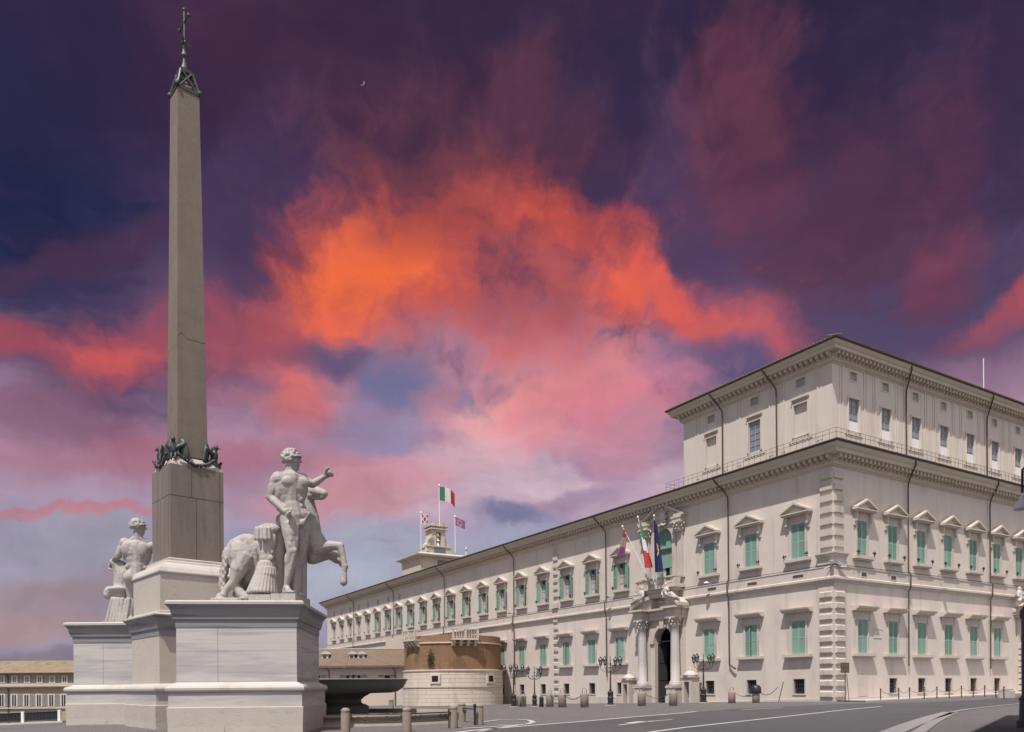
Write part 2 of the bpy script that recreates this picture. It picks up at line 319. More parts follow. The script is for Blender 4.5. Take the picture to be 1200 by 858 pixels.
# ------------------------------------------------------------------ mesh helper
class MB:
    def __init__(s): s.v = []; s.f = []; s.mi = []; s.sm = []; s.M = Matrix.Identity(4); s.cur = 0; s.smooth = False
    def vert(s, p): s.v.append(tuple(s.M @ Vector(p))); return len(s.v)-1
    def face(s, idx): s.f.append(tuple(idx)); s.mi.append(s.cur); s.sm.append(s.smooth)
    def poly(s, pts): s.face([s.vert(p) for p in pts])
    def box(s, x0, x1, y0, y1, z0, z1, skip=''):
        i = [s.vert((x, y, z)) for z in (z0, z1) for y in (y0, y1) for x in (x0, x1)]
        for q, k in (((0, 2, 3, 1), 'b'), ((4, 5, 7, 6), 't'), ((0, 1, 5, 4), 'f'), ((2, 6, 7, 3), 'k'), ((0, 4, 6, 2), 'l'), ((1, 3, 7, 5), 'r')):
            if k not in skip: s.face([i[a] for a in q])
    def cbox(s, c, sx, sy, sz): s.box(c[0]-sx/2, c[0]+sx/2, c[1]-sy/2, c[1]+sy/2, c[2]-sz/2, c[2]+sz/2)
    def bblock(s, x0, x1, y0, y1, z0, z1, b):
        """block whose front (-y) edges are bevelled"""
        i = [s.vert(p) for p in ((x0, y1, z0), (x1, y1, z0), (x1, y1, z1), (x0, y1, z1), (x0+b, y0, z0+b), (x1-b, y0, z0+b), (x1-b, y0, z1-b), (x0+b, y0, z1-b))]
        for q in ((4, 5, 6, 7), (0, 1, 5, 4), (1, 2, 6, 5), (2, 3, 7, 6), (3, 0, 4, 7)): s.face([i[a] for a in q])
    def prism(s, poly, y0, y1, axis='y'):
        """extrude polygon (x,z) from y0 to y1"""
        mk = (lambda p, t: (p[0], t, p[1])) if axis == 'y' else ((lambda p, t: (t, p[0], p[1])) if axis == 'x' else (lambda p, t: (p[0], p[1], t)))
        a = [s.vert(mk(p, y0)) for p in poly]; b = [s.vert(mk(p, y1)) for p in poly]
        s.face(a); s.face(b[::-1]); n = len(poly)
        for k in range(n): s.face((a[k], b[k], b[(k+1) % n], a[(k+1) % n]))
    def lathe(s, prof, c=(0, 0, 0), seg=24, a0=0, a1=2*math.pi, cap=True):
        full = abs(a1-a0-2*math.pi) < 1e-6; n = seg if full else seg+1
        rings = []
        for (r, z) in prof:
            rings.append([s.vert((c[0]+r*math.cos(a0+(a1-a0)*k/seg), c[1]+r*math.sin(a0+(a1-a0)*k/seg), c[2]+z)) for k in range(n)])
        for a, b in zip(rings, rings[1:]):
            for k in range(seg): s.face((a[k], a[(k+1) % n], b[(k+1) % n], b[k]))
        if cap and full: s.face(rings[0][::-1]); s.face(rings[-1])
    def tube(s, pts, r, seg=6, r1=None):
        pts = [Vector(p) for p in pts]; rings = []; n = len(pts); up = None
        for i, p in enumerate(pts):
            d = (pts[min(i+1, n-1)]-pts[max(i-1, 0)]).normalized()
            if up is None: up = Vector((0, 0, 1)) if abs(d.z) < .9 else Vector((1, 0, 0))
            a = d.cross(up)
            if a.length < 1e-4: a = d.orthogonal()
            a.normalize(); b = a.cross(d).normalized(); up = b
            rr = r if r1 is None else r+(r1-r)*i/(n-1)
            rings.append([s.vert(p+a*rr*math.cos(2*math.pi*k/seg)+b*rr*math.sin(2*math.pi*k/seg)) for k in range(seg)])
        for A, B in zip(rings, rings[1:]):
            for k in range(seg): s.face((A[k], A[(k+1) % seg], B[(k+1) % seg], B[k]))
        s.face(rings[0][::-1]); s.face(rings[-1])
    def capsule(s, p0, r0, p1, r1, seg=12, cap=3):
        p0, p1 = Vector(p0), Vector(p1); d = p1-p0; L = d.length; d = d.normalized() if L > 1e-6 else Vector((0, 0, 1))
        a = d.orthogonal().normalized(); b = d.cross(a); rings = []
        prof = [(-math.cos(t*math.pi/2/cap)*r0, math.sin(t*math.pi/2/cap)*r0, 0) for t in range(0, cap+1)] + [(L+math.sin(t*math.pi/2/cap)*r1, math.cos(t*math.pi/2/cap)*r1, 1) for t in range(0, cap+1)]
        for (h, r, _) in prof:
            r = max(r, 1e-3)
            rings.append([s.vert(p0+d*h+a*r*math.cos(2*math.pi*k/seg)+b*r*math.sin(2*math.pi*k/seg)) for k in range(seg)])
        for A, B in zip(rings, rings[1:]):
            for k in range(seg): s.face((A[k], A[(k+1) % seg], B[(k+1) % seg], B[k]))
        s.face(rings[0][::-1]); s.face(rings[-1])
    def ell(s, c, rad, rot=None, seg=14, ring=9):
        """ellipsoid with semi-axes rad, rotated by a 3x3 matrix"""
        c = Vector(c); rings = []
        rot = rot or Matrix.Identity(3)
        for i in range(1, ring):
            t = math.pi*i/ring
            rings.append([s.vert(c+rot @ Vector((rad[0]*math.sin(t)*math.cos(2*math.pi*k/seg), rad[1]*math.sin(t)*math.sin(2*math.pi*k/seg), -rad[2]*math.cos(t)))) for k in range(seg)])
        bt = s.vert(c+rot @ Vector((0, 0, -rad[2]))); tp = s.vert(c+rot @ Vector((0, 0, rad[2])))
        for A, B in zip(rings, rings[1:]):
            for k in range(seg): s.face((A[k], A[(k+1) % seg], B[(k+1) % seg], B[k]))
        for k in range(seg): s.face((bt, rings[0][(k+1) % seg], rings[0][k])); s.face((tp, rings[-1][k], rings[-1][(k+1) % seg]))
    def sweep(s, path, prof, closed=False, side=1):
        """profile (offset, z) swept along a plan path with mitred corners; side=+1 offsets to the right of travel"""
        n = len(path); P = [Vector((p[0], p[1])) for p in path]; offs = []
        for i in range(n):
            ds = []
            if closed or i > 0: ds.append((P[i]-P[i-1]).normalized())
            if closed or i < n-1: ds.append((P[(i+1) % n]-P[i]).normalized())
            ns = [Vector((d.y, -d.x))*side for d in ds]
            if len(ns) == 1: offs.append(ns[0])
            else:
                m = ns[0]+ns[1]; offs.append(m/(1+ns[0].dot(ns[1])))
        rings = [[s.vert((P[i].x+offs[i].x*o, P[i].y+offs[i].y*o, z)) for (o, z) in prof] for i in range(n)]
        for i in range(n if closed else n-1):
            A, B = rings[i], rings[(i+1) % n]
            for k in range(len(prof)-1): s.face((A[k], B[k], B[k+1], A[k+1]))
        if not closed: s.face(rings[0]); s.face(rings[-1][::-1])
        return rings
    def build(s, name, mats, parent=None, smooth=None):
        me = bpy.data.meshes.new(name); me.from_pydata(s.v, [], s.f)
        for m in (mats if isinstance(mats, (list, tuple)) else [mats]): me.materials.append(m)
        me.polygons.foreach_set('material_index', s.mi)
        me.polygons.foreach_set('use_smooth', [smooth]*len(s.f) if smooth is not None else s.sm)
        me.validate(clean_customdata=False); me.update()
        o = bpy.data.objects.new(name, me); C.objects.link(o)
        if parent: o.parent = parent
        return o

def tag(o, label=None, cat=None, group=None, kind=None):
    if label: o['label'] = label
    if cat: o['category'] = cat
    if group: o['group'] = group
    if kind: o['kind'] = kind
    return o
def thing(name, label, cat, loc=(0, 0, 0), rz=0.0, group=None):
    o = bpy.data.objects.new(name, None); C.objects.link(o); o.location = loc; o.rotation_euler = (0, 0, rz); o.empty_display_size = .3
    return tag(o, label, cat, group)
KIDS = {}
def copy_tree(o, parent=None):
    c = o.copy(); C.objects.link(c)
    if parent: c.parent = parent
    for ch in [k for k in C.objects if k.parent == o]: copy_tree(ch, c)
    return c
def ray(px, py):
    u, v = px_uv(px, py); return u/F, -v/F
def at(px, py, Y):
    a, b = ray(px, py); return Vector((a*Y, Y, EYE+b*Y))

# ------------------------------------------------------------------ palace frame: +x along the right facade, +y along the left facade
TH = math.atan2(548, 900)
RV = Vector((math.cos(TH), math.sin(TH))); LV = Vector((-math.sin(TH), math.cos(TH)))
_u, _v = px_uv(978, 822); CORNER = Vector((_u/F*75.0, 75.0))
PM = Matrix.Translation((CORNER.x, CORNER.y, 0)) @ Matrix.Rotation(TH, 4, 'Z')
def pworld(x, y, z=0.0): return PM @ Vector((x, y, z))
def plocal(X, Y):
    d = Vector((X, Y))-CORNER; return d.dot(RV), d.dot(LV)
def sstep(t): t = max(0.0, min(1.0, t)); return t*t*(3-2*t)
def gz(X, Y):
    """height of the piazza"""
    x, y = plocal(X, Y)
    z = 0.05+.0145*max(0, min(x, 60)) if y < 30 else 0.05
    yy = min(max(y, 0), 62)
    z -= .0195*yy*(1 if x < 5 else max(0, 1-(x-5)/10))
    z -= .028*max(0, min(-X-20, 40))
    # beyond the balustrade on the left the hill drops away
    t = sstep((Y-54.5)/5.0)*sstep((-X-.30*Y-4)/6.0)
    z -= 14.0*t
    return z
def ground(px, py, dz=0.0):
    a, b = ray(px, py); z = 0.0
    for _ in range(30):
        Y = (z-EYE)/b; z = gz(a*Y, Y)+dz
    return Vector((a*Y, Y, z))

def frange(a, b, n): return [a+(b-a)*i/n for i in range(n+1)]
def axis(a, b, step, far):
    xs = []; x = a; 
    while x < b+1e-6: xs.append(x); x += step
    k = step; lo = [a]; hi = [b]
    while lo[-1] > -far: k *= 1.5; lo.append(lo[-1]-k)
    while hi[-1] < far: k2 = (hi[-1]-hi[-2])*1.5 if len(hi) > 1 else step*1.5; hi.append(hi[-1]+k2)
    return sorted(set(lo[1:]+xs+hi[1:]))
def build_ground():
    xs, ys = axis(-84, 84, 2, 2500), axis(-20, 200, 2, 2500)
    mb = MB(); nx = len(xs)
    for y in ys:
        for x in xs: mb.v.append((x, y, gz(x, y)))
    for j in range(len(ys)-1):
        for i in range(nx-1): mb.face((j*nx+i, j*nx+i+1, (j+1)*nx+i+1, (j+1)*nx+i))
    o = mb.build('piazza_ground', M['setts'], smooth=True); tag(o, kind='structure', label='grey sett paving of the piazza', cat='ground')
build_ground()

def strip(name, top, bot, m, dz, nsub=10, kind='structure', label=None, cat=None):
    """sheet between two ground polylines (same number of points), draped on the piazza"""
    mb = MB(); rows = []
    def dense(pl):
        out = []
        for a, b in zip(pl, pl[1:]):
            n = max(1, int((Vector(b)-Vector(a)).length/1.5)); n = min(n, 40)
            out += [Vector(a)+(Vector(b)-Vector(a))*k/n for k in range(n)]
        return out+[Vector(pl[-1])]
    L = 60
    def resample(pl):
        pl = [Vector((p[0], p[1])) for p in pl]; d = [0]
        for a, b in zip(pl, pl[1:]): d.append(d[-1]+(b-a).length)
        out = []
        for k in range(L+1):
            t = d[-1]*k/L; i = 0
            while i < len(pl)-2 and d[i+1] < t: i += 1
            f = (t-d[i])/max(1e-6, d[i+1]-d[i]); out.append(pl[i]+(pl[i+1]-pl[i])*f)
        return out
    A, B = resample(top), resample(bot)
    for j in range(nsub+1):
        rows.append([mb.vert((*(a+(b-a)*j/nsub), 0)) for a, b in zip(A, B)])
    mb.v = [(x, y, gz(x, y)+dz) for x, y, z in mb.v]
    for r0, r1 in zip(rows, rows[1:]):
        for k in range(L): mb.face((r0[k], r1[k], r1[k+1], r0[k+1]))
    o = mb.build(name, m, smooth=True); tag(o, label, cat, kind=kind); return o
G2 = lambda pts: [ground(x, y).xy for x, y in pts]
# the road across the piazza
rt = [(470, 872), (556, 856), (680, 846), (800, 836), (860, 831), (930, 827.6), (985, 825.2), (1090, 823.0), (1150, 820.2), (1196, 816.6)]
rb = [(700, 1900), (900, 1900), (1000, 1500), (1060, 870), (1080, 858), (1100, 846), (1117, 835.6), (1140, 831.5), (1177, 827), (1215, 822.5)]
strip('road', G2(rt), G2(rb), M['asphalt'], .016, 24, label='dark asphalt road crossing the piazza', cat='road')
def line(pts, w, name='road_marking', label='white line painted on the asphalt', z=.026, m=None):
    P = [ground(x, y) for x, y in pts]; mb = MB(); dense = []
    for a, b in zip(P, P[1:]):
        n = max(1, int((b-a).length/1.0)); dense += [a+(b-a)*k/n for k in range(n)]
    dense.append(P[-1]); n = len(dense); prev = None
    for i, p in enumerate(dense):
        d = (dense[min(i+1, n-1)]-dense[max(i-1, 0)]); d.z = 0; d.normalize(); nrm = Vector((-d.y, d.x, 0))
        pair = []
        for sgn in (-1, 1):
            q = p+nrm*w/2*sgn; pair.append(mb.vert((q.x, q.y, gz(q.x, q.y)+z)))
        if prev: mb.face((prev[0], prev[1], pair[1], pair[0]))
        prev = pair
    o = mb.build(name, m or M['roadpaint']); tag(o, label, 'road marking', kind='structure'); return o
line([(500, 864), (556, 856.5), (620, 851), (680, 846.3), (740, 841), (800, 836), (816, 834.3)], .30, label='long white line along the edge of the road in front of the portal')
line([(725, 850.5), (748, 847.5), (760, 846), (788, 843.8)], .22, label='short worn white line in the middle of the road')
line([(735, 848), (752, 846), (764, 846.6)], .35, label='small white arrow head on the road')
line([(740, 863), (768, 858), (800, 853.6), (850, 848), (920, 840.3), (987, 832.7), (1033, 828.3)], .26, label='long white lane line curving to the palace corner')
line([(566, 846.5), (585, 844.2), (605, 843.4), (620, 844.5), (625, 847), (618, 849.3), (600, 850.6), (584, 850.2)], .26, label='rounded white painted end of a traffic island')
line([(540, 854.5), (575, 852.5), (600, 850.8)], .26, label='white line running from the bollards to the painted island')
line([(560, 858), (585, 853.5), (612, 850)], .22, label='second white line beside the painted island')
line([(868, 832.4), (895, 831), (917, 829.7)], .22, label='faint dash near the palace corner')
line([(1040, 861), (1066, 850), (1090, 841.5), (1114, 834.8)], .75, label='broad pale kerb band curving along the right pavement', m=M['kerbstone'])
line([(1073, 861), (1092, 848), (1105, 841), (1118, 835.4)], .42, label='narrow pale line just inside the right kerb band', m=M['kerbstone'])
line([(1116, 834.6), (1135, 831.4), (1177, 826.6), (1212, 822.2)], .34, label='pale kerb line running on towards the archway', m=M['kerbstone'])

# ------------------------------------------------------------------ palace
palace = thing('palace', 'long ivory palace with green shutters, bracketed eaves and a taller corner block', 'palace')
palace.matrix_world = PM
LEN, RLEN, ATT = 157.0, 46.0, 20.4
ML = Matrix(((0, 1, 0, 0), (-1, 0, 0, 0), (0, 0, 1, 0), (0, 0, 0, 1)))          # window frame -> left facade
LW = [4.05, 10.2, 16.3]+[32.1+6.26*k for k in range(20)]
LGW = [4.1, 10.25, 16.4]+[32.6+6.2*k for k in range(6)]
RW = [4.45+5.15*k for k in range(7)]
PORT = 23.9; RPORT = 38.2
SILL, WH, WW = 14.55, 3.55, 1.66
GS, GH = 4.8, 3.4
BS, BH, BW = .8, 1.5, 1.35
AS, AH, AW = 27.0, 3.3, 1.66
def wall_sheet(name, a0, a1, z0, z1, holes, MX, m):
    mb = MB(); mb.M = MX
    xs = sorted(set([a0, a1]+[h for q in holes for h in q[:2]])); zs = sorted(set([z0, z1]+[h for q in holes for h in q[2:4]]))
    # split long cells so stains have something to vary over is not needed: texture is in object space
    for xa, xb in zip(xs, xs[1:]):
        for za, zb in zip(zs, zs[1:]):
            cx, cz = (xa+xb)/2, (za+zb)/2
            if any(q[0] < cx < q[1] and q[2] < cz < q[3] for q in holes): continue
            mb.poly([(xa, 0, za), (xb, 0, za), (xb, 0, zb), (xa, 0, zb)])
    return mb.build(name, m, palace)
def hole(c, w, z, h, e=.1): return (c-w/2-e, c+w/2+e, z-e*.5, z+h+e)
hl = [hole(-y, WW, SILL, WH) for y in LW]+[hole(-y, WW, GS, GH) for y in LGW]+[hole(-y, BW, BS-(.0043*y), BH) for y in LGW]
hl += [(-PORT-1.75, -PORT+1.75, 14.2, 21.6), (-PORT-1.75, -PORT+1.75, -1.5, 9.2)]
hr = [hole(x, WW-.1, SILL, WH) for x in RW]+[hole(x, WW-.1, GS, GH) for x in RW[:6]]+[hole(x, BW-.05, BS, BH) for x in RW[1:6]]
hr += [(RPORT-2.1, RPORT+2.1, -1, 8.6)]
wall_sheet('wall', -LEN, 0, -3, 24.6, hl, ML, M['plaster'])
wall_sheet('wall', 0, RLEN, -3, 24.6, hr, Matrix.Identity(4), M['plaster'])
back = MB(); back.box(.9, RLEN, LEN-.02, LEN, -3, 24.6); back.box(RLEN-.02, RLEN, .9, LEN-.1, -3, 24.6); back.box(.02, .9, LEN-.02, LEN, -3, 24.6)
back.build('end_wall', M['plaster'], palace)
# plinth band between the storeys, skirting and sill line
mb = MB(); pth = [(30, LEN), (0, LEN), (0, 0), (RLEN, 0)]
mb.sweep(pth, [(0, 11.75), (.10, 11.75), (.14, 11.95), (.36, 12.02), (.36, 12.22), (.22, 12.30), (.12, 12.34), (.10, 13.2), (.16, 13.26), (.16, 13.36), (0, 13.40)], side=1)
mb.build('string_course', M['trim'], palace)
mb = MB(); mb.sweep(pth, [(.155, 13.42), (.19, 13.42), (.19, 13.47), (.155, 13.47)], side=1); mb.build('sill_cable', M['darkpaint'], palace)
mb = MB()
for (a, b, MX) in ((-LEN, -PORT-4.6, ML), (-PORT+4.6, -1.6, ML), (1.6, RPORT-3.9, None)):
    mb.M = MX or Matrix.Identity(4); mb.prism([(a, -2.5), (b, -2.5), (b, .42 if MX is None else .30), (a, .42 if MX is None else -.3)], -.10, .05)
mb.build('skirting', M['trim'], palace)

# main cornice with its brackets
def cornice(name, path, z, s, closed, corners, spacing=.66):
    mb = MB()
    prof = [(0, z-1.95*s), (.10*s, z-1.95*s), (.14*s, z-1.85*s), (.32*s, z-1.76*s), (.36*s, z-1.62*s), (.42*s, z-1.6*s), (.42*s, z-1.02*s), (.52*s, z-.95*s), (1.25*s, z-.92*s), (1.30*s, z-.58*s), (1.42*s, z-.52*s), (1.62*s, z-.26*s), (1.66*s, z-.16*s)]
    mb.sweep(path, prof, closed, 1)
    for (MX, a, b) in corners:
        mb.M = MX; n = int((b-a)/spacing); 
        for k in range(n+1):
            x = a+(b-a)*k/n
            mb.box(x-.14*s, x+.14*s, -1.05*s, -.36*s, z-1.30*s, z-.925*s)
            mb.box(x-.12*s, x+.12*s, -.66*s, -.36*s, z-1.45*s, z-1.302*s)
    return mb.build(name, M['cornice'], palace)
ID = Matrix.Identity(4)
EAVE = 25.0
cornice('cornice', pth, EAVE, 1.0, False, [(ML, -LEN, .1), (ID, -.1, RLEN)])
mb = MB(); mb.sweep(pth, [(1.3, EAVE-.155), (1.74, EAVE-.155), (1.86, EAVE-.03), (1.84, EAVE+.06), (1.5, EAVE+.07)], side=1); mb.build('gutter', M['gutter'], palace)
# roof over the long wing and the walkway in front of the corner block
mb = MB()
E0 = EAVE+.06
mb.poly([(-1.8, ATT+1, E0), (8, ATT+1, E0+2.2), (8, LEN-9, E0+2.2), (-1.8, LEN+1.8, E0)])
mb.poly([(-1.8, LEN+1.8, E0), (8, LEN-9, E0+2.2), (18, LEN-9, E0+2.2), (30, LEN+1.8, E0)])
mb.poly([(8, ATT+1, E0+2.2), (18, ATT+1, E0), (18, LEN-9, E0), (8, LEN-9, E0+2.2)])
mb.build('roof', M['tiles'], palace)
mb = MB(); mb.poly([(-1.8, -1.8, E0), (RLEN, -1.8, E0), (RLEN, 0.2, E0+.35), (0.2, 0.2, E0+.35)]); mb.poly([(-1.8, -1.8, E0), (.2, .2, E0+.35), (.2, ATT+1.2, E0+.35), (-1.8, ATT+1.2, E0)])
mb.build('roof', M['tiles'], palace)

# corner block above the cornice
ae = 34.85
ahl = [hole(-y, AW, AS, AH, .02) for y in (3.67, 9.6, 15.9)]+[hole(-y, 1.15, 32.0, .85, 0) for y in (3.67, 9.6, 15.9)]
RA = [3.3+5.35*k for k in range(7)]
ahr = [hole(x, AW-.1, AS-.1, AH, .02) for x in RA]+[hole(x, 1.1, 32.0, .9, 0) for x in RA]
wall_sheet('upper_wall', -ATT, 0, 24.6, 33.0+1.7, ahl, ML, M['attic'])
wall_sheet('upper_wall', 0, RLEN, 24.6, 33.0+1.7, ahr, ID, M['attic'])
mb = MB(); mb.poly([(0, ATT, 24), (RLEN, ATT, 24), (RLEN, ATT, 34.6), (0, ATT, 34.6)]); mb.poly([(RLEN, 0, 24), (RLEN, ATT, 24), (RLEN, ATT, 34.6), (RLEN, 0, 34.6)]); mb.build('upper_end_wall', M['attic'], palace)
apth = [(RLEN, ATT), (0, ATT), (0, 0), (RLEN, 0)]
cornice('upper_cornice', apth, ae, .86, False, [(ML, -ATT, .1), (ID, -.1, RLEN)], .62)
mb = MB(); mb.sweep(apth, [(1.1, ae-.13), (1.5, ae-.13), (1.60, ae-.02), (1.58, ae+.06), (1.3, ae+.07)], side=1); mb.build('gutter', M['gutter'], palace)
mb = MB(); q = [(-1.6, -1.6, ae+.06), (RLEN, -1.6, ae+.06), (RLEN, ATT+1.6, ae+.06), (-1.6, ATT+1.6, ae+.06)]; r0, r1 = (8.6, ATT/2, ae+2.6), (RLEN, ATT/2, ae+2.6)
mb.poly([q[0], q[1], r1, r0]); mb.poly([q[3], q[0], r0]); mb.poly([q[2], q[3], r0, r1])
t = 0.0
while t < RLEN:                              # cover tiles show as a beaded edge along the eaves
    mb.tube([(t-1.5, -1.55, ae+.10), (t-1.5, -.6, ae+.35)], .085, 5); t += .42
t = 0.0
while t < ATT+3: mb.tube([(-1.55, t-1.5, ae+.10), (-.6, t-1.5, ae+.35)], .085, 5); t += .42
mb.build('roof', M['tiles'], palace)
# flat raised panels framing the bays of the corner block
mb = MB()
for (MX, cs, hw) in ((ML, [-3.67, -9.6, -15.9], 2.05), (ID, RA, 1.75)):
    mb.M = MX
    for c in cs:
        for sx in (-1, 1): mb.box(c+sx*hw-.09, c+sx*hw+.09, -.07, .02, 26.0, 33.35); mb.box(c+sx*(hw+.38)-.06, c+sx*(hw+.38)+.06, -.05, .02, 26.0, 33.62)
        mb.box(c-hw-.09, c+hw+.09, -.08, .02, 33.352, 33.55); mb.box(c-hw-.44, c+hw+.44, -.055, .02, 33.622, 33.74)
mb.build('wall_panel', M['attic'], palace)
for (MX, cs) in ((ML, [-3.67, -9.6, -15.9]), (ID, RA)):
    for c in cs:
        mb = MB(); mb.M = MX
        for k in range(6): mb.box(c-1.2+k*.42, c-1.0+k*.42, -.05, .02, 26.38, 26.53)
        mb.box(c-1.4, c+1.4, -.07, .02, 26.532, 26.60); mb.build('vent_strip', M['cornice'], palace)

# quoins
def quoin_mesh():
    mb = MB(); P = Matrix.Rotation(R_(0), 4, 'Z')
    for MX, flip in ((ML, 1), (ID, 0)):
        mb.M = MX
        def blk(w, z0, z1, d, b):
            if flip: mb.bblock(-w, .0, -d, .02, z0, z1, b)
            else: mb.bblock(.0, w, -d, .02, z0, z1, b)
        z = .35; k = 0
        while z < 11.2:
            blk(1.62, z, z+.74, .24, .15); 
            z += 1.09; k += 1
        z = 15.15
        while z < 22.6: blk(1.42, z, z+.74, .20, .06); z += 1.12
    for MX, a, b in ((ML, -1.72, .0), (ID, .0, 1.72)):
        mb.M = MX; mb.box(a, b, -.06, .02, -1, .34); mb.box(a, b, -.05, .02, .34, 11.74)
    mb.M = ID
    mb.sweep([(0, 1.72), (0, 0), (1.72, 0)], [(.04, 13.5), (.20, 13.5), (.20, 14.15), (.30, 14.2), (.55, 14.5), (.55, 14.62), (.04, 14.66)], side=1)
    mb.build('quoin', M['trim'], palace)
quoin_mesh()
for z0, z1 in ((-.8, 11.4), (15.1, 22.8)):
    z = z0; mb = MB(); mb.M = ML; mb.box(-47.6-.66, -47.6+.66, -.04, .02, z0, z1+.3)
    while z < z1: mb.bblock(-47.6-.62, -47.6+.62, -.24, .0, z, z+.68, .10); z += 1.1
    mb.build('quoin', M['trim'], palace)
mb = MB(); mb.M = ML; mb.box(-48.35, -46.85, -.4, .02, 13.45, 14.2); mb.build('quoin_block', M['trim'], palace)

# ---------------- windows: meshes made once, one object per window and per piece
def frame_mesh(w, h, ar, depth=.34):
    mb = MB()
    mb.box(-w/2-ar, -w/2, -.10, depth, 0, h+ar); mb.box(w/2, w/2+ar, -.10, depth, 0, h+ar); mb.box(-w/2, w/2, -.10, depth, h, h+ar)
    mb.box(-w/2-ar+.05, -w/2-ar+.10, -.13, -.09, 0, h+ar-.05); mb.box(w/2+ar-.10, w/2+ar-.05, -.13, -.09, 0, h+ar-.05)
    mb.box(-w/2, w/2, .0, depth, -.14, .0)
    return mb
def mk(mb, name, m): 
    o = mb.build(name, m); me = o.data; bpy.data.objects.remove(o); return me
def pediment_mb(w, h):
    mb = MB(); t = h+.24
    mb.box(-w/2-.30, w/2+.30, -.08, .02, t, t+.62)                       # frieze
    for s in (-1, 1):
        mb.box(s*(w/2+.42)-.15, s*(w/2+.42)+.15, -.16, .02, t-.75, t+.62)
        mb.prism([(s*(w/2+.42)-.13, t+.62), (s*(w/2+.42)+.13, t+.62), (s*(w/2+.42)+.10, t-.35), (s*(w/2+.42)-.10, t-.35)], -.40, -.155)
    b = t+.62; W = w/2+.92
    mb.box(-W+.08, W-.08, -.62, .02, b, b+.12); mb.box(-W, W, -.78, .02, b+.122, b+.24)
    ap = b+1.13
    mb.prism([(-W+.1, b+.242), (W-.1, b+.242), (0, ap-.16)], -.42, .02)
    for s in (-1, 1):
        pl = [(s*W, b+.242), (s*W, b+.40), (0, ap+.16), (0, ap-.06)]
        mb.prism(pl if s > 0 else pl[::-1], -.80, .02)
        pl = [(s*(W-.12), b+.36), (s*(W-.12), b+.28), (0, ap-.2), (0, ap-.07)]
        mb.prism(pl if s < 0 else pl[::-1], -.64, -.40)
    return mb
def hood_mb(w, h):
    mb = MB(); t = h+.22
    mb.box(-w/2-.28, w/2+.28, -.07, .02, t, t+.62); W = w/2+.90
    for s in (-1, 1): mb.box(s*(w/2+.40)-.12, s*(w/2+.40)+.12, -.12, .02, t-.3, t+.60)
    mb.prism([(0.02, t+.62), (-.50, t+.66), (-.56, t+.80), (-.80, t+.90), (-.84, t+1.06), (0.02, t+1.14)], -W, W, 'x')
    return mb
def sill_mb(w, d, th, ex=.72):
    mb = MB(); W = w/2+ex; mb.box(-W, W, -d, .0, -th, -.16+.155); mb.box(-W+.12, W-.12, -d+.12, .0, -th-.12, -th-.002)
    return mb
def leaf_mb(w, h, hinge):
    """shutter leaf hinged at x=0, running to +w (hinge=1) or -w; slatted"""
    mb = MB(); s = hinge; a, b = (0, w) if s > 0 else (-w, 0)
    mb.cur = 1
    for (x0, x1, z0, z1) in ((a, a+.09, .03, h-.03), (b-.09, b, .03, h-.03), (a+.09, b-.09, .03, .15), (a+.09, b-.09, h-.15, h-.03), (a+.09, b-.09, h*.48, h*.48+.1)): mb.box(x0, x1, -.03, .03, z0, z1)
    mb.cur = 0; mb.box(a+.085, b-.085, -.012, .012, .1, h-.1)
    mb.box(a+.088, b-.088, -.020, -.0125, .14, h*.48-.01)
    return mb
def pane_mb(w, h, y=.30, curtain=True, mull=(1, 3)):
    mb = MB(); mb.cur = 0; mb.poly([(-w/2, y, 0), (w/2, y, 0), (w/2, y, h), (-w/2, y, h)])
    mb.cur = 1
    fw = .07
    for (x0, x1, z0, z1) in ((-w/2, -w/2+fw, 0, h), (w/2-fw, w/2, 0, h), (-w/2+fw, w/2-fw, 0, fw), (-w/2+fw, w/2-fw, h-fw, h)): mb.box(x0, x1, y-.06, y-.003, z0, z1)
    for k in range(mull[0]): x = -w/2+w*(k+1)/(mull[0]+1); mb.box(x-.035, x+.035, y-.055, y-.003, fw, h-fw)
    for k in range(mull[1]): z = h*(k+1)/(mull[1]+1); mb.box(-w/2+fw, w/2-fw, y-.045, y-.004, z-.025, z+.025)
    if curtain:
        mb.cur = 2; mb.poly([(-w/2+fw, y-.002, fw), (-.10, y-.002, fw), (-.18, y-.002, h*.80), (-w/2+fw, y-.002, h*.86)]); mb.poly([(.10, y-.002, fw), (w/2-fw, y-.002, fw), (w/2-fw, y-.002, h*.86), (.18, y-.002, h*.80)])
    return mb
def torch_mb(s):
    mb = MB(); x = 0
    mb.tube([(0, .0, -.1), (0, -.25, -.16), (0, -.46, -.02), (0, -.5, .18)], .032, 6)
    mb.lathe([(.02, .15), (.12, .22), (.13, .30), (.07, .34), (.05, .48), (.0, .5)], (0, -.5, 0), 8)
    mb.tube([(0, -.46, .0), (s*.2, -.5, .1), (s*.24, -.5, .26)], .028, 5); mb.lathe([(.02, .24), (.09, .30), (.09, .37), (.0, .40)], (s*.24, -.5, 0), 8)
    return mb
me = {}
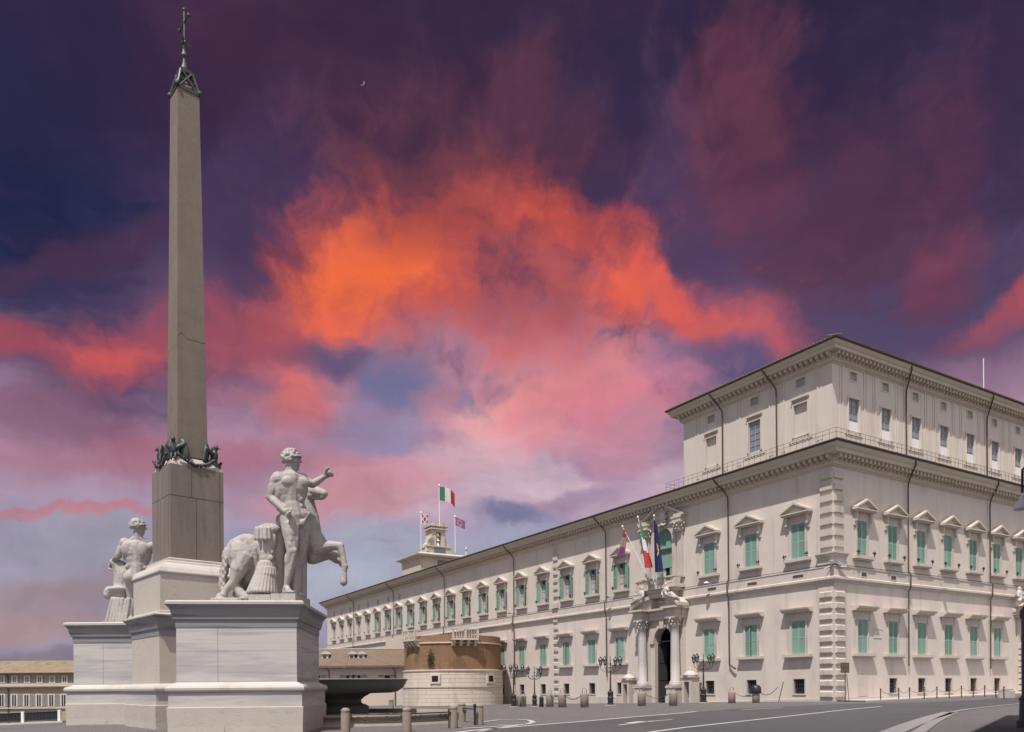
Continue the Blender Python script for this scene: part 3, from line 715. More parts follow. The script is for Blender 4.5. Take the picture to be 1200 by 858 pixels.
for key, w in (('L', WW), ('R', WW-.1)):
    me['frame'+key] = mk(frame_mesh(w, WH, .26), 'window', M['trim']); me['ped'+key] = mk(pediment_mb(w, WH), 'pediment', M['trim'])
    me['sill'+key] = mk(sill_mb(w, .52, .30), 'sill', M['trim']); me['leafa'+key] = mk(leaf_mb(w/2-.01, WH, 1), 'shutter', [M['green'], M['greenframe']])
    me['leafb'+key] = mk(leaf_mb(w/2-.01, WH, -1), 'shutter', [M['green'], M['greenframe']]); me['pane'+key] = mk(pane_mb(w, WH), 'pane', [M['glass'], M['woodframe'], M['curtain']])
    me['gframe'+key] = mk(frame_mesh(w, GH, .22), 'window', M['trim']); me['hood'+key] = mk(hood_mb(w, GH), 'hood', M['trim'])
    me['gleafa'+key] = mk(leaf_mb(w/2-.01, GH, 1), 'shutter', [M['green'], M['greenframe']]); me['gleafb'+key] = mk(leaf_mb(w/2-.01, GH, -1), 'shutter', [M['green'], M['greenframe']])
    me['gpane'+key] = mk(pane_mb(w, GH, curtain=False), 'pane', [M['glass'], M['woodframe']])
    me['gsill'+key] = mk(sill_mb(w, .55, .28, .86), 'sill', M['trim'])
me['torcha'] = mk(torch_mb(1), 'torch_bracket', M['iron']); me['torchb'] = mk(torch_mb(-1), 'torch_bracket', M['iron'])
def put(name, mesh, parent, loc=(0, 0, 0), rz=0.0, label=None):
    o = bpy.data.objects.new(name, mesh); C.objects.link(o); o.parent = parent; o.location = loc; o.rotation_euler = (0, 0, rz)
    if label: o['label'] = label
    return o
def facade_loc(side, a, z): return ((0, a, z), -math.pi/2) if side == 'L' else ((a, 0, z), 0.0)
rnd = random.Random(3)
def upper(side, a, state):
    loc, rz = facade_loc(side, a, SILL); w = WW if side == 'L' else WW-.1
    f = put('window', me['frame'+side], palace, loc, rz); put('pediment', me['ped'+side], f); put('sill', me['sill'+side], f); put('pane', me['pane'+side], f)
    if state == 'closed':
        put('shutter', me['leafa'+side], f, (-w/2+.005, .015, 0), R_(rnd.uniform(-3, 0))); put('shutter', me['leafb'+side], f, (w/2-.005, .015, 0), R_(rnd.uniform(0, 3)))
    elif state == 'open':
        put('shutter', me['leafb'+side], f, (-w/2-.005, -.17, 0), R_(rnd.uniform(-2, 10))); put('shutter', me['leafa'+side], f, (w/2+.005, -.17, 0), R_(rnd.uniform(-34, -8)))
    if state != 'bare' or True:
        put('torch_bracket', me['torcha'], f, (-w/2-.60, -.05, .05)); put('torch_bracket', me['torchb'], f, (w/2+.60, -.05, .05))
def lower(side, a):
    loc, rz = facade_loc(side, a, GS); w = WW if side == 'L' else WW-.1
    f = put('window', me['gframe'+side], palace, loc, rz); put('hood', me['hood'+side], f); put('sill', me['gsill'+side], f); put('pane', me['gpane'+side], f)
    put('shutter', me['gleafa'+side], f, (-w/2+.005, .015, 0), R_(rnd.choice([-1, -2, -3, -3, -14]))); put('shutter', me['gleafb'+side], f, (w/2-.005, .015, 0), R_(rnd.choice([1, 2, 2, 3, 12])))
for i, y in enumerate(LW): upper('L', y, 'closed' if i < 3 else ('open' if i < 18 else 'bare'))
for x in RW: upper('R', x, 'closed')
for y in LGW: lower('L', y)
for x in RW[:6]: lower('R', x)
def basement_mb(w, h):
    mb = MB(); ar = .16
    mb.box(-w/2-ar, -w/2, -.05, .4, 0, h+ar); mb.box(w/2, w/2+ar, -.05, .4, 0, h+ar); mb.box(-w/2, w/2, -.05, .4, h, h+ar); mb.box(-w/2-ar, w/2+ar, -.09, .4, -.14, -.002)
    return mb
def grille_mb(w, h):
    mb = MB()
    for k in range(5): x = -w/2+w*(k+.5)/5; mb.tube([(x, .10, 0), (x, .10, h)], .022, 5)
    for k in range(4): z = h*(k+.5)/4; mb.tube([(-w/2, .10, z), (w/2, .10, z)], .02, 5)
    return mb
def darkpane(w, h, y=.38):
    mb = MB(); mb.poly([(-w/2, y, 0), (w/2, y, 0), (w/2, y, h), (-w/2, y, h)]); return mb
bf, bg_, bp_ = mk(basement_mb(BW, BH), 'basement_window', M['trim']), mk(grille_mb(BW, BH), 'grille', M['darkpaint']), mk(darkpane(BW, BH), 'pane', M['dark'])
for side, lst in (('L', LGW), ('R', RW[1:6])):
    for a in lst:
        loc, rz = facade_loc(side, a, BS-(.0043*a if side == 'L' else 0)); f = put('basement_window', bf, palace, loc, rz); put('grille', bg_, f); put('pane', bp_, f)
mb = MB(); mb.box(RW[0]-.8, RW[0]+.8, -.06, .02, .45, 2.55); mb.box(RW[0]-.62, RW[0]+.62, -.075, -.058, .5, 1.98); mb.build('blocked_opening', M['trim'], palace)
# windows of the corner block
me['aframe'] = mk(frame_mesh(AW, AH, .18, .38), 'upper_window', M['attic'])
me['apane'] = mk(pane_mb(AW, AH, .17, False, (1, 4)), 'pane', [M['blueglass'], M['woodframe']])
me['ablind'] = mk(darkpane(AW, AH, .28), 'blind_panel', M['attic'])
def ahood():
    mb = MB(); mb.box(-1.05, 1.05, -.28, .02, AH+.5, AH+.66); mb.box(-.95, .95, -.16, .02, AH+.36, AH+.498); return mb
me['ahood'] = mk(ahood(), 'hood', M['trim']); 
sm = MB(); sm.box(-.68, -.55, -.05, .2, -.1, .95); sm.box(.55, .68, -.05, .2, -.1, .95); sm.box(-.55, .55, -.05, .2, .85, .95); sm.box(-.55, .55, -.05, .2, -.1, 0)
me['small'] = mk(sm, 'small_window', M['attic']); me['smallp'] = mk(darkpane(1.1, .85, .16), 'pane', M['woodframe'])
def blind_lower():
    mb = MB(); mb.box(-AW/2+.02, AW/2-.02, .08, .165, 0, 1.05); return mb
me['lower_panel'] = mk(blind_lower(), 'lower_panel', M['whitepaint'])
for i, y in enumerate((3.67, 9.6, 15.9)):
    loc, rz = facade_loc('L', y, AS); f = put('upper_window', me['aframe'], palace, loc, rz); put('hood', me['ahood'], f)
    if i == 1: put('pane', me['apane'], f)
    else: put('blind_panel', me['ablind'], f, label='bricked-up upper window opening')
    f = put('small_window', me['small'], palace, (0, y, 32.0), -math.pi/2); put('pane', me['smallp'], f)
for x in RA:
    loc, rz = facade_loc('R', x, AS-.1); f = put('upper_window', me['aframe'], palace, loc, rz); put('pane', me['apane'], f); put('lower_panel', me['lower_panel'], f)
    f = put('small_window', me['small'], palace, (x, 0, 32.0), 0); put('pane', me['smallp'], f)
sq = mk((lambda m: (m.box(-.6, .6, -.04, .05, 0, 1.5), m)[1])(MB()), 'mezzanine_window', M['woodframe'])
for k in range(12, 20): put('mezzanine_window', sq, palace, (0, 32.1+6.26*k, 20.55), -math.pi/2)
# rain pipes: swan neck from the gutter, then straight down the wall
def pipe(side, a, ztop, zbot, out):
    mb = MB(); mb.M = ML if side == 'L' else ID; x = -a if side == 'L' else a
    mb.tube([(x-.9, -out+.05, ztop), (x-.7, -out+.10, ztop-.35), (x-.15, -.55, ztop-1.6), (x, -.30, ztop-2.1), (x, -.26, ztop-2.7), (x, -.26, 13.6 if ztop < 26 else zbot)], .075, 7)
    if ztop < 26: mb.tube([(x, -.26, 13.6), (x, -.5, 13.2), (x, -.5, 11.9), (x, -.26, 11.5), (x, -.22, zbot)], .075, 7)
    mb.build('downpipe', M['gutter'], palace)
pipe('L', 13.25, EAVE-.15, 4.0, 1.7); pipe('L', 35.25, EAVE-.15, 3, 1.7)
for y in (59.4, 84.9, 110.1, 135.5): pipe('L', y, EAVE-.15, 2, 1.7)
pipe('R', 12.1, EAVE-.15, 3.6, 1.7); pipe('R', 28.4, EAVE-.15, 3.4, 1.7)
pipe('L', 6.5, ae-.12, 25.3, 1.45); pipe('L', 14.0, ae-.12, 25.3, 1.45); pipe('R', 11.9, ae-.12, 25.3, 1.45); pipe('R', 27.9, ae-.12, 25.3, 1.45)
mb = MB(); mb.M = ML; mb.tube([(-13.25, -.22, 4.0), (-12.6, -.35, 3.7), (-12.2, -.35, 3.5)], .09, 6); mb.build('downpipe_foot', M['gutter'], palace)
# railing along the walkway on the cornice
mb = MB()
for MX, a, b in ((ML, -ATT-1.6, 1.45), (ID, -1.45, RLEN)):
    mb.M = MX; n = int((b-a)/.75)
    for k in range(n+1): x = a+(b-a)*k/n; mb.tube([(x, -1.45, E0), (x, -1.45, E0+1.12)], .018, 4)
    for z in (1.12, .72): mb.tube([(a, -1.45, E0+z), (b, -1.45, E0+z)], .018, 4)
mb.tube([(-1.45, ATT+1.6, E0+1.1), (.8, ATT+1.6, E0+1.1)], .018, 4); mb.tube([(-1.45, ATT+1.6, E0+.7), (.8, ATT+1.6, E0+.7)], .018, 4)
mb.build('railing', M['darkpaint'], palace)
# roof chimneys and aerial
for x in (12.6, 19.3, 25.6): mb = MB(); mb.box(x-.4, x+.4, 1.0, 1.9, ae+.3, ae+1.35); mb.box(x-.5, x+.5, .9, 2.0, ae+1.352, ae+1.5); mb.build('chimney', M['trim'], palace)
mb = MB(); mb.tube([(0, 0, -.45), (0, 0, 4.3)], .05, 6); mb.box(-.1, .1, -.1, .1, -.5, -.3); o = mb.build('mast', M['whitepaint']); o.matrix_world = Matrix.Translation(pworld(29.3, .8, ae+1.0)); tag(o, 'thin white mast on the roof edge of the corner block', 'mast')

# ---------------- portal of the left facade (frame: X right, Y into the wall, origin at its middle)
PT = Matrix.Translation((0, PORT, 0)) @ ML
def arch_poly(r, z0, zs, n=14): return [(-r, z0), (r, z0)]+[(r*math.cos(math.pi*k/n), zs+r*math.sin(math.pi*k/n)) for k in range(n+1)]
portal = MB(); portal.M = PT
def arch_wall(mb, W, z0, z1, r, zs, y0, y1, n=16):
    """wall piece of half width W with an arched opening of radius r, springing at zs"""
    for s in (-1, 1):
        pl = [(s*W, z0), (s*r, z0), (s*r, zs)]
        a = [(s*r*math.cos(math.pi/2*k/n), zs+r*math.sin(math.pi/2*k/n)) for k in range(1, n+1)]
        edge = [(s*r, z0), (s*r, zs)]+a
        out = [(s*W, z0), (s*W, zs)]+[(s*W, z1) if k > n*.55 else (s*W, zs+(z1-zs)*k/(n*.55)) for k in range(1, n)]+[(0, z1)]
        for k in range(len(edge)-1):
            q = [edge[k], out[k], out[k+1], edge[k+1]]
            f = [(p[0], y0, p[1]) for p in q]; mb.poly(f if s < 0 else f[::-1])
            mb.poly([(edge[k][0], y0, edge[k][1]), (edge[k+1][0], y0, edge[k+1][1]), (edge[k+1][0], y1, edge[k+1][1]), (edge[k][0], y1, edge[k][1])])
        mb.poly([(s*W, y0, z0), (s*W, y1, z0), (s*W, y1, z1), (s*W, y0, z1)])
    mb.poly([(-W, y0, z1), (W, y0, z1), (W, y1, z1), (-W, y1, z1)])
arch_wall(portal, 3.6, -1, 9.85, 1.55, 7.4, -.30, .75)
# archivolt and imposts
for s in (-1, 1): portal.box(s*1.9-.38, s*1.9+.38, -.5, -.29, 6.95, 7.3); portal.box(s*2.95-.62, s*2.95+.62, -.42, -.29, 1.6, 9.3)
ring = [(1.55, 1.95)]
for k in range(16):
    a0, a1 = math.pi*k/16, math.pi*(k+1)/16
    portal.prism([(1.6*math.cos(a0), 7.4+1.6*math.sin(a0)), (1.98*math.cos(a0), 7.4+1.98*math.sin(a0)), (1.98*math.cos(a1), 7.4+1.98*math.sin(a1)), (1.6*math.cos(a1), 7.4+1.6*math.sin(a1))], -.42, -.29)
portal.prism([(-.28, 8.8), (.28, 8.8), (.4, 9.84), (-.4, 9.84)], -.62, -.29)
for s in (-1, 1):                                                      # pedestals under the columns
    portal.box(s*2.95-.85, s*2.95+.85, -2.0, -.28, -1.2, .55); portal.box(s*2.95-.75, s*2.95+.75, -1.9, -.28, .552, 1.45); portal.box(s*2.95-.85, s*2.95+.85, -2.0, -.28, 1.452, 1.65)
# entablature, broken forward over the columns
for (z0, z1, ex) in ((9.86, 10.35, 0), (10.352, 10.85, .06), (10.852, 11.0, .2), (11.002, 11.25, .5)):
    portal.box(-3.75-ex, 3.75+ex, -.7-ex, .1, z0, z1)
    for s in (-1, 1): portal.box(s*2.95-.72-ex, s*2.95+.72+ex, -1.85-ex, -.65, z0, z1-.003)
# broken segmental pediment
nseg = 10
for s in (-1, 1):
    for k in range(7):
        a0, a1 = k/nseg, (k+1)/nseg
        x0, x1 = 4.3*(1-a0), 4.3*(1-a1); zf = lambda x: 11.252+1.65*math.sqrt(max(0, 1-(x/4.42)**2))
        q = [(s*x0, max(11.252, zf(x0)-.42)), (s*x0, zf(x0)+.0), (s*x1, zf(x1)), (s*x1, zf(x1)-.42)]
        portal.prism(q if s > 0 else q[::-1], -2.0 if k < 5 else -1.6, .1)
        q = [(s*x0, 11.253), (s*x0, max(11.254, zf(x0)-.423)), (s*x1, zf(x1)-.423), (s*x1, 11.253)]
        portal.prism(q if s > 0 else q[::-1], -1.1, .1)
portal.build('portal', M['trim'], palace)
PORTAL = [o for o in C.objects if o.name == 'portal'][0]
colmb = MB()
colmb.lathe([(.78, 0), (.78, .14), (.70, .16), (.74, .26), (.70, .36), (.60, .40), (.62, .48), (.555, .55), (.55, 3.0), (.50, 5.9), (.47, 6.95), (.54, 7.0), (.54, 7.08)], seg=24)
colmb.box(-.80, .80, -.80, .80, -.15, -.002)
colm = mk(colmb, 'column', M['whitemarble'])
for p in colm.polygons: p.use_smooth = True
cap = MB()
cap.lathe([(.48, 0), (.5, .1), (.52, .5), (.66, .95), (.72, 1.0)], seg=16); cap.box(-.80, .80, -.80, .80, 1.002, 1.17)
for k in range(8):
    a = math.pi*2*k/8
    for (r, z, q) in ((.60, .25, .15), (.68, .6, .17), (.80, .88, .17)):
        cap.ell((r*math.cos(a+(.39 if q == .17 and z < .7 else 0)), r*math.sin(a+(.39 if q == .17 and z < .7 else 0)), z), (q*.8, q*.8, q), None, 8, 5)
capm = mk(cap, 'capital', M['trim'])
for s in (-1, 1):
    c = put('column', colm, palace, (-1.12, PORT-s*2.95, 1.81)); put('capital', capm, c, (0, 0, 7.0))
# doors: one leaf standing open in the dark passage
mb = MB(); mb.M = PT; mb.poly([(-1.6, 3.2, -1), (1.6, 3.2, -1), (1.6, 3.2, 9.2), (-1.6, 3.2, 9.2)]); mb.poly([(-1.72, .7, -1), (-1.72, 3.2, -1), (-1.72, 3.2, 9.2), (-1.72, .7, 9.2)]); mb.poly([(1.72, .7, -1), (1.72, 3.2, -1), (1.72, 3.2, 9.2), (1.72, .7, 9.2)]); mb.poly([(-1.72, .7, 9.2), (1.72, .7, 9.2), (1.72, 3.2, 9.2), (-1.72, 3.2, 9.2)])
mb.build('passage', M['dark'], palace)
mb = MB(); mb.M = PT
mb.box(-1.54, -1.44, .2, 1.7, -.3, 7.0)
for z in (.2, 2.4, 4.6): mb.box(-1.44, -1.40, .35, 1.55, z, z+1.9)
mb.box(-1.5, 1.5, .45, .6, 7.15, 7.35)
mb.build('door', M['doorwood'], palace)
# two reclining saints on the pediment
def recliner(s):
    b = MB()
    P = lambda x, y, z: (s*x, y, z)
    b.capsule(P(0, 0, 0.5), .34, P(-.15, 0, 1.15), .40); b.ell(P(-.2, -.05, 1.75), (.2, .22, .26)); b.capsule(P(-.15, 0, 1.2), .16, P(-.2, 0, 1.6), .14)
    b.capsule(P(.1, -.1, .45), .32, P(.95, -.25, .55), .26); b.capsule(P(.95, -.25, .55), .24, P(1.75, -.2, .02), .18); b.capsule(P(.1, .15, .4), .3, P(1.0, .1, .3), .24); b.capsule(P(1.0, .1, .3), .22, P(1.9, .05, -.15), .16)
    b.capsule(P(-.45, -.1, 1.2), .16, P(-.65, -.3, .7), .13); b.capsule(P(-.65, -.3, .7), .13, P(-.3, -.5, .45), .1)
    b.capsule(P(.2, -.15, 1.25), .16, P(.5, -.4, .95), .13); b.capsule(P(.5, -.4, .95), .12, P(.85, -.45, 1.05), .09)
    for k in range(5): b.capsule(P(-.2+.1*k, -.28-.03*k, .9-.1*k), .09, P(.6+.25*k, -.4, .25-.06*k), .07)
    o = b.build('reclining_statue', M['whitemarble'], palace)
    md = o.modifiers.new('remesh', 'REMESH'); md.mode = 'VOXEL'; md.voxel_size = .06; md.use_smooth_shade = True
    md = o.modifiers.new('smooth', 'SMOOTH'); md.iterations = 4
    o.matrix_local = Matrix.Translation((-1.75, PORT-s*2.35, 12.15)) @ ML
    return o
recliner(1); recliner(-1)
# balcony
bal = MB(); bal.M = PT
bal.box(-3.6, 3.6, -1.75, .05, 13.55, 13.85); bal.box(-3.3, 3.3, -1.45, .05, 13.2, 13.548); bal.box(-2.7, 2.7, -1.2, .05, 12.6, 13.198)
bal.box(-3.55, 3.55, -1.7, -1.4, 13.852, 13.98); bal.box(-3.6, 3.6, -1.74, -1.36, 14.78, 14.95)
for s in (-1, 1): 
    bal.box(s*3.4-.15, s*3.4+.15, -1.38, .05, 13.852, 13.98); bal.box(s*3.4-.18, s*3.4+.18, -1.358, .05, 14.78, 14.948)
    for xx in (3.4, 1.2): bal.box(s*xx-.17, s*xx+.17, -1.68, -1.42, 13.982, 14.778)
bal.build('balcony', M['trim'], palace)
BAL = [o for o in C.objects if o.name == 'balcony'][0]
bb = MB(); bb.lathe([(.06, 0), (.11, .08), (.12, .22), (.06, .42), (.045, .6), (.09, .68), (.09, .8)], seg=8); blm = mk(bb, 'baluster', M['trim'])
xsb = [x for x in frange(-3.05, 3.05, 20) if abs(abs(x)-1.2) > .2]
for x in xsb: put('baluster', blm, BAL, PT @ Vector((x, -1.55, 13.98)))
# balcony window with its arch, half columns and pediment
mb = MB(); mb.M = PT
arch_wall(mb, 2.3, 13.9, 21.75, 1.5, 19.7, -.16, .55)
for s in (-1, 1):
    mb.box(s*2.95-.42, s*2.95+.42, -.30, .02, 13.9, 20.3); 
    mb.box(s*2.95-.75, s*2.95+.75, -.85, .02, 21.52, 21.9); mb.box(s*2.95-.85, s*2.95+.85, -.95, .02, 21.902, 22.15); mb.box(s*2.95-.45, s*2.95+.45, -.5, .02, 22.152, 22.6)
    pl = [(s*3.95, 22.2), (s*3.95, 22.45), (s*.1, 24.35), (s*.1, 23.95)]; mb.prism(pl if s > 0 else pl[::-1], -.75 if s > 0 else -.753, .02)
    mb.box(s*3.3-.75, s*3.3+.75, -.9, .02, 22.152, 22.42)
mb.prism([(-3.2, 22.3), (3.2, 22.3), (0, 23.95)], -.12, .02)
mb.build('balcony_window_surround', M['trim'], palace)
for s in (-1, 1):
    cp = put('capital', capm, palace, (-.32, PORT-s*2.95, 20.32))
sh = MB(); sh.M = PT
sh.ell((0, -.35, 22.55), (.62, .3, .85), None, 12, 8)
for k in range(10):
    a = 2*math.pi*k/10; sh.ell((.72*math.cos(a), -.35, 22.55+.95*math.sin(a)), (.2, .18, .2), None, 7, 5)
sh.tube([(-.7, -.3, 21.8), (-.4, -.45, 21.5), (0, -.5, 21.65), (.4, -.45, 21.5), (.7, -.3, 21.8)], .14, 7); sh.ell((0, -.3, 23.65), (.32, .28, .35), None, 10, 6)
sh.build('crest', M['trim'], palace, True)
gw = MB(); gw.M = PT; gw.cur = 0
n = 14
gw.poly([(x, .42, z) for x, z in arch_poly(1.5, 18.9, 19.7)])
gw.cur = 1
for k in range(1, 4): x = -1.5+3*k/4; gw.box(x-.05, x+.05, .34, .415, 18.9, 19.7+math.sqrt(1.5**2-x*x)-.02)
gw.box(-1.5, 1.5, .22, .43, 18.5, 18.9); gw.box(-1.58, 1.58, .05, .25, 18.72, 18.92)
for k in range(16):
    a0, a1 = math.pi*k/16, math.pi*(k+1)/16
    gw.prism([(1.38*math.cos(a0), 19.7+1.38*math.sin(a0)), (1.5*math.cos(a0), 19.7+1.5*math.sin(a0)), (1.5*math.cos(a1), 19.7+1.5*math.sin(a1)), (1.38*math.cos(a1), 19.7+1.38*math.sin(a1))], .30, .418)
gw.cur = 0
gw.box(-1.5, 1.5, .36, .42, 16.4, 18.5); gw.box(-1.5, -.62, .36, .42, 13.9, 16.4); gw.box(.62, 1.5, .36, .42, 13.9, 16.4)
gw.cur = 1
for x in (-1.46, -.75, 0, .75, 1.46): gw.box(x-.045, x+.045, .32, .358, 16.4, 18.5)
for x in (-1.46, -.66, .66, 1.46): gw.box(x-.045, x+.045, .32, .358, 13.9, 16.35)
gw.box(-1.5, 1.5, .31, .357, 16.352, 16.5)
gw.cur = 2; gw.poly([(-.62, .5, 13.9), (.62, .5, 13.9), (.62, .5, 16.4), (-.62, .5, 16.4)])
gw.cur = 3; gw.poly([(-.60, .47, 13.9), (-.2, .47, 13.9), (-.25, .47, 16.35), (-.60, .47, 16.35)])
gw.build('balcony_window', [M['green'], M['greenframe'], M['dark'], M['curtain']], palace)
# wall vents
for (a, z) in ((4.05, 12.55), (10.0, 12.5), (15.9, 12.6)):
    mb = MB(); mb.M = ML; mb.box(-a-.72, -a+.72, -.13, .0, z, z+.42); mb.cur = 1; mb.box(-a-.64, -a+.64, -.135, -.128, z+.06, z+.36); mb.build('wall_vent', [M['trim'], M['joint']], palace)
for x in (4.6, 9.6):
    mb = MB(); mb.prism([(x-.5, 12.45), (x+.5, 12.45), (x+.58, 13.05), (x-.58, 13.05)], -.16, 0); mb.cur = 1; mb.box(x-.4, x+.4, -.165, -.158, 12.55, 12.95); mb.build('wall_vent', [M['cornice'], M['joint']], palace)
mb = MB(); mb.box(6.3, 7.7, -.04, .02, 6.4, 7.3); mb.box(6.25, 7.75, -.07, .02, 7.302, 7.38); mb.build('wall_plaque', M['plaster'], palace)

# ---------------- rusticated archway of the right facade
mb = MB(); mb.M = Matrix.Translation((RPORT, 0, 0))
arch_wall(mb, 3.5, -1, 9.6, 2.0, 6.2, -.20, .8)
for s in (-1, 1):
    z = .1
    while z < 6.0: mb.bblock(s*2.75-.78, s*2.75+.78, -.46, -.19, z, z+.62, .07); z += .72
for k in range(11):
    a0 = math.pi*(k+.06)/11; a1 = math.pi*(k+.94)/11; rr = 3.05 if k % 2 else 2.7
    mb.prism([(2.02*math.cos(a0), 6.2+2.02*math.sin(a0)), (rr*math.cos(a0), 6.2+rr*math.sin(a0)), (rr*math.cos(a1), 6.2+rr*math.sin(a1)), (2.02*math.cos(a1), 6.2+2.02*math.sin(a1))], -.48, -.19)
mb.box(-3.9, 3.9, -.8, .02, 9.61, 9.95); mb.box(-4.2, 4.2, -1.1, .02, 9.952, 10.25)
for s in (-1, 1):
    pl = [(s*4.3, 10.252), (s*4.3, 10.55), (s*1.1, 12.0), (s*1.1, 11.5)]; mb.prism(pl if s > 0 else pl[::-1], -1.2, .02)
mb.build('archway', M['trim'], palace)
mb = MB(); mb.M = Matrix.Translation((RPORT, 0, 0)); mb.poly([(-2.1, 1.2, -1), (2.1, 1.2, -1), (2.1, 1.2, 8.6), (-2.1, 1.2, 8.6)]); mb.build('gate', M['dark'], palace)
mb = MB(); mb.ell((0, 0, .5), (.5, .4, .6)); mb.ell((.05, 0, 1.25), (.22, .24, .28)); mb.capsule((0, 0, .8), .2, (.05, 0, 1.1), .16); mb.capsule((-.4, -.1, .8), .17, (-.75, -.25, .3), .13); mb.capsule((-.75, -.25, .3), .13, (-.3, -.45, .1), .1); mb.capsule((.35, -.1, .8), .17, (.7, -.3, .35), .13); mb.capsule((.1, -.2, .1), .26, (.7, -.4, -.2), .22); mb.capsule((-.2, -.2, .1), .26, (-.8, -.4, -.25), .22)
o = mb.build('seated_statue', M['whitemarble'], palace); md = o.modifiers.new('remesh', 'REMESH'); md.mode = 'VOXEL'; md.voxel_size = .06; md.use_smooth_shade = True; md = o.modifiers.new('smooth', 'SMOOTH'); md.iterations = 3
o.location = (33.9, -.75, 11.75)
# sentry boxes beside the portal
for s, lab in ((1, 'stone sentry box right of the portal'), (-1, 'stone sentry box left of the portal')):
    cx = PORT-s*5.55; t_ = thing('sentry_box', lab, 'sentry box'); base = pworld(-1.1, cx, 0); t_.matrix_world = Matrix.Translation((base.x, base.y, gz(base.x, base.y)-.05)) @ Matrix.Rotation(TH-math.pi/2, 4, 'Z')
    b = MB(); b.box(-.75, -.42, -.75, .6, 0, 3.0); b.box(.42, .75, -.75, .6, 0, 3.0); b.box(-.42, .42, .3, .6, 0, 3.0); b.box(-.42, .42, -.75, .3, 2.5, 3.0); b.box(-.9, .9, -.9, .75, 3.002, 3.2)
    b.build('body', M['trim'], t_)
    b = MB(); b.lathe([(.95, 0), (.8, .22), (.45, .5), (.15, .62), (.12, .75), (.17, .88), (.0, 1.0)], (0, -.07, 3.2), 16); b.build('cap', M['trim'], t_, True)
# cameras and a floodlight on the corner
for k, (x, y, z, lab) in enumerate(((-.35, .35, 13.35, 'small white security camera on the palace corner, left of the edge'), (1.1, -.2, 13.1, 'small white security camera on the palace corner, right of the edge'))):
    t_ = thing('security_camera', lab, 'camera', pworld(x, y, z)); b = MB(); b.tube([(0, .35, -.3), (0, -.15, -.1), (0, -.3, .1)], .05, 6); b.build('arm', M['whitepaint'], t_)
    b = MB(); b.box(-.6, .15, -.45, -.2, .08, .3); b.box(-.75, .2, -.5, -.15, .302, .34); b.build('housing', M['whitepaint'], t_); t_.rotation_euler = (0, 0, TH+(.6 if k == 0 else -.2))
for i, (a, side) in enumerate(((15.9, 'L'), (34.0, 'L'), (59.5, 'L'), (18.0, 'R'), (3.0, 'R'))):
    if i == 4: continue
    b = MB(); b.tube([(0, 0, .3), (0, -.9, .42)], .03, 5); b.lathe([(.0, .0), (.32, .05), (.22, .16), (.06, .24), (.0, .25)], (0, -1.0, .28), 10)
    o = b.build('wall_lamp', M['darkpaint'] if i else M['whitepaint']); p = pworld(0 if side == 'L' else a, a if side == 'L' else 0, 13.3 if i else 13.1); o.location = p; o.rotation_euler = (0, 0, TH+(-math.pi/2 if side == 'L' else 0))
    tag(o, ['small white lamp on the wall just right of the balcony', 'small bracket lamp on the wall just left of the balcony', 'small bracket lamp under the sills well left of the balcony', 'small bracket lamp on the right facade below the sills'][i], 'wall lamp')

# thin crescent moon far behind the clouds
mo = at(424, 97, 3000.0); b_ = MB(); rr = 11.0
outer = [(rr*math.cos(t), rr*math.sin(t)) for t in [R_(-95+10*k) for k in range(16)]]; inner = [(rr*.82*math.cos(t)-2.2, rr*.97*math.sin(t)) for t in [R_(55-10*k) for k in range(16)]]
b_.prism(outer+inner, -1, 1)
mm_ = bpy.data.materials.new('moonlight'); mm_.use_nodes = True; bs = mm_.node_tree.nodes['Principled BSDF']; bs.inputs['Base Color'].default_value = (0, 0, 0, 1); bs.inputs['Emission Color'].default_value = (*srgb(84, 70, 92), 1); bs.inputs['Emission Strength'].default_value = 1.0/2**EXPO
o = b_.build('moon', mm_); o.location = mo; o.rotation_euler = (0, R_(25), 0); tag(o, 'faint thin crescent moon in the violet clouds', 'moon', kind='structure')

# ------------------------------------------------------------------ clock tower behind the palace
TY = 175.0; tc = at(492.5, 649, TY); TZ = tc.z
tower = thing('clock_tower', 'small square clock tower with a bell opening rising behind the palace roof', 'tower'); tower.matrix_world = Matrix.Translation((tc.x, tc.y, 0)) @ Matrix.Rotation(TH, 4, 'Z')
mb = MB(); mb.box(0, 14, 0, 10.5, 12, TZ); mb.build('body', M['towerstone'], tower)
for k in range(4):
    a = [(.5, 1.0), (12.6, 13.5), (3.6, 4.1), (9.8, 10.3)][k]
    mb = MB(); mb.box(a[0], a[1], -.12, .02, 18, TZ-1.0); mb.build('pilaster', M['cream'], tower)
mb = MB(); mb.sweep([(0, 10.5), (0, 0), (14, 0), (14, 10.5)], [(0, TZ-.9), (.2, TZ-.85), (.3, TZ-.5), (.9, TZ-.42), (1.05, TZ-.1), (1.05, TZ+.05), (0, TZ+.5)], True, 1)
for k in range(26): mb.box(.2+k*.54, .42+k*.54, -.75, -.28, TZ-.62, TZ-.42)
mb.build('cornice', M['cornice'], tower)
mb = MB(); mb.box(4.3, 9.6, -.05, .02, TZ-4.8, TZ-1.1); mb.cur = 1; 
mb.lathe([(0, 0), (1.2, 0), (1.2, .06), (0, .06)], (0, 0, 0), 20); 
mb.v = [(p if i < 8 else (6.95+p[0], -.06-p[2], TZ-2.9+p[1])) for i, p in enumerate(mb.v)]
mb.build('clock_panel', [M['clockblue'], M['woodframe']], tower)
bz = TZ+.3; cx = 5.6
mb = MB(); mb.box(cx-2.9, cx+2.9, 1.4, 6.0, bz, bz+1.9); mb.box(cx-3.1, cx+3.1, 1.2, 6.2, bz+1.902, bz+2.15)
mb.build('belfry_base', M['towerstone'], tower)
mb = MB(); mb.box(cx-1.45, cx+1.45, 1.32, 1.41, bz+.3, bz+1.7); mb.build('dial_panel', M['clockblue'], tower)
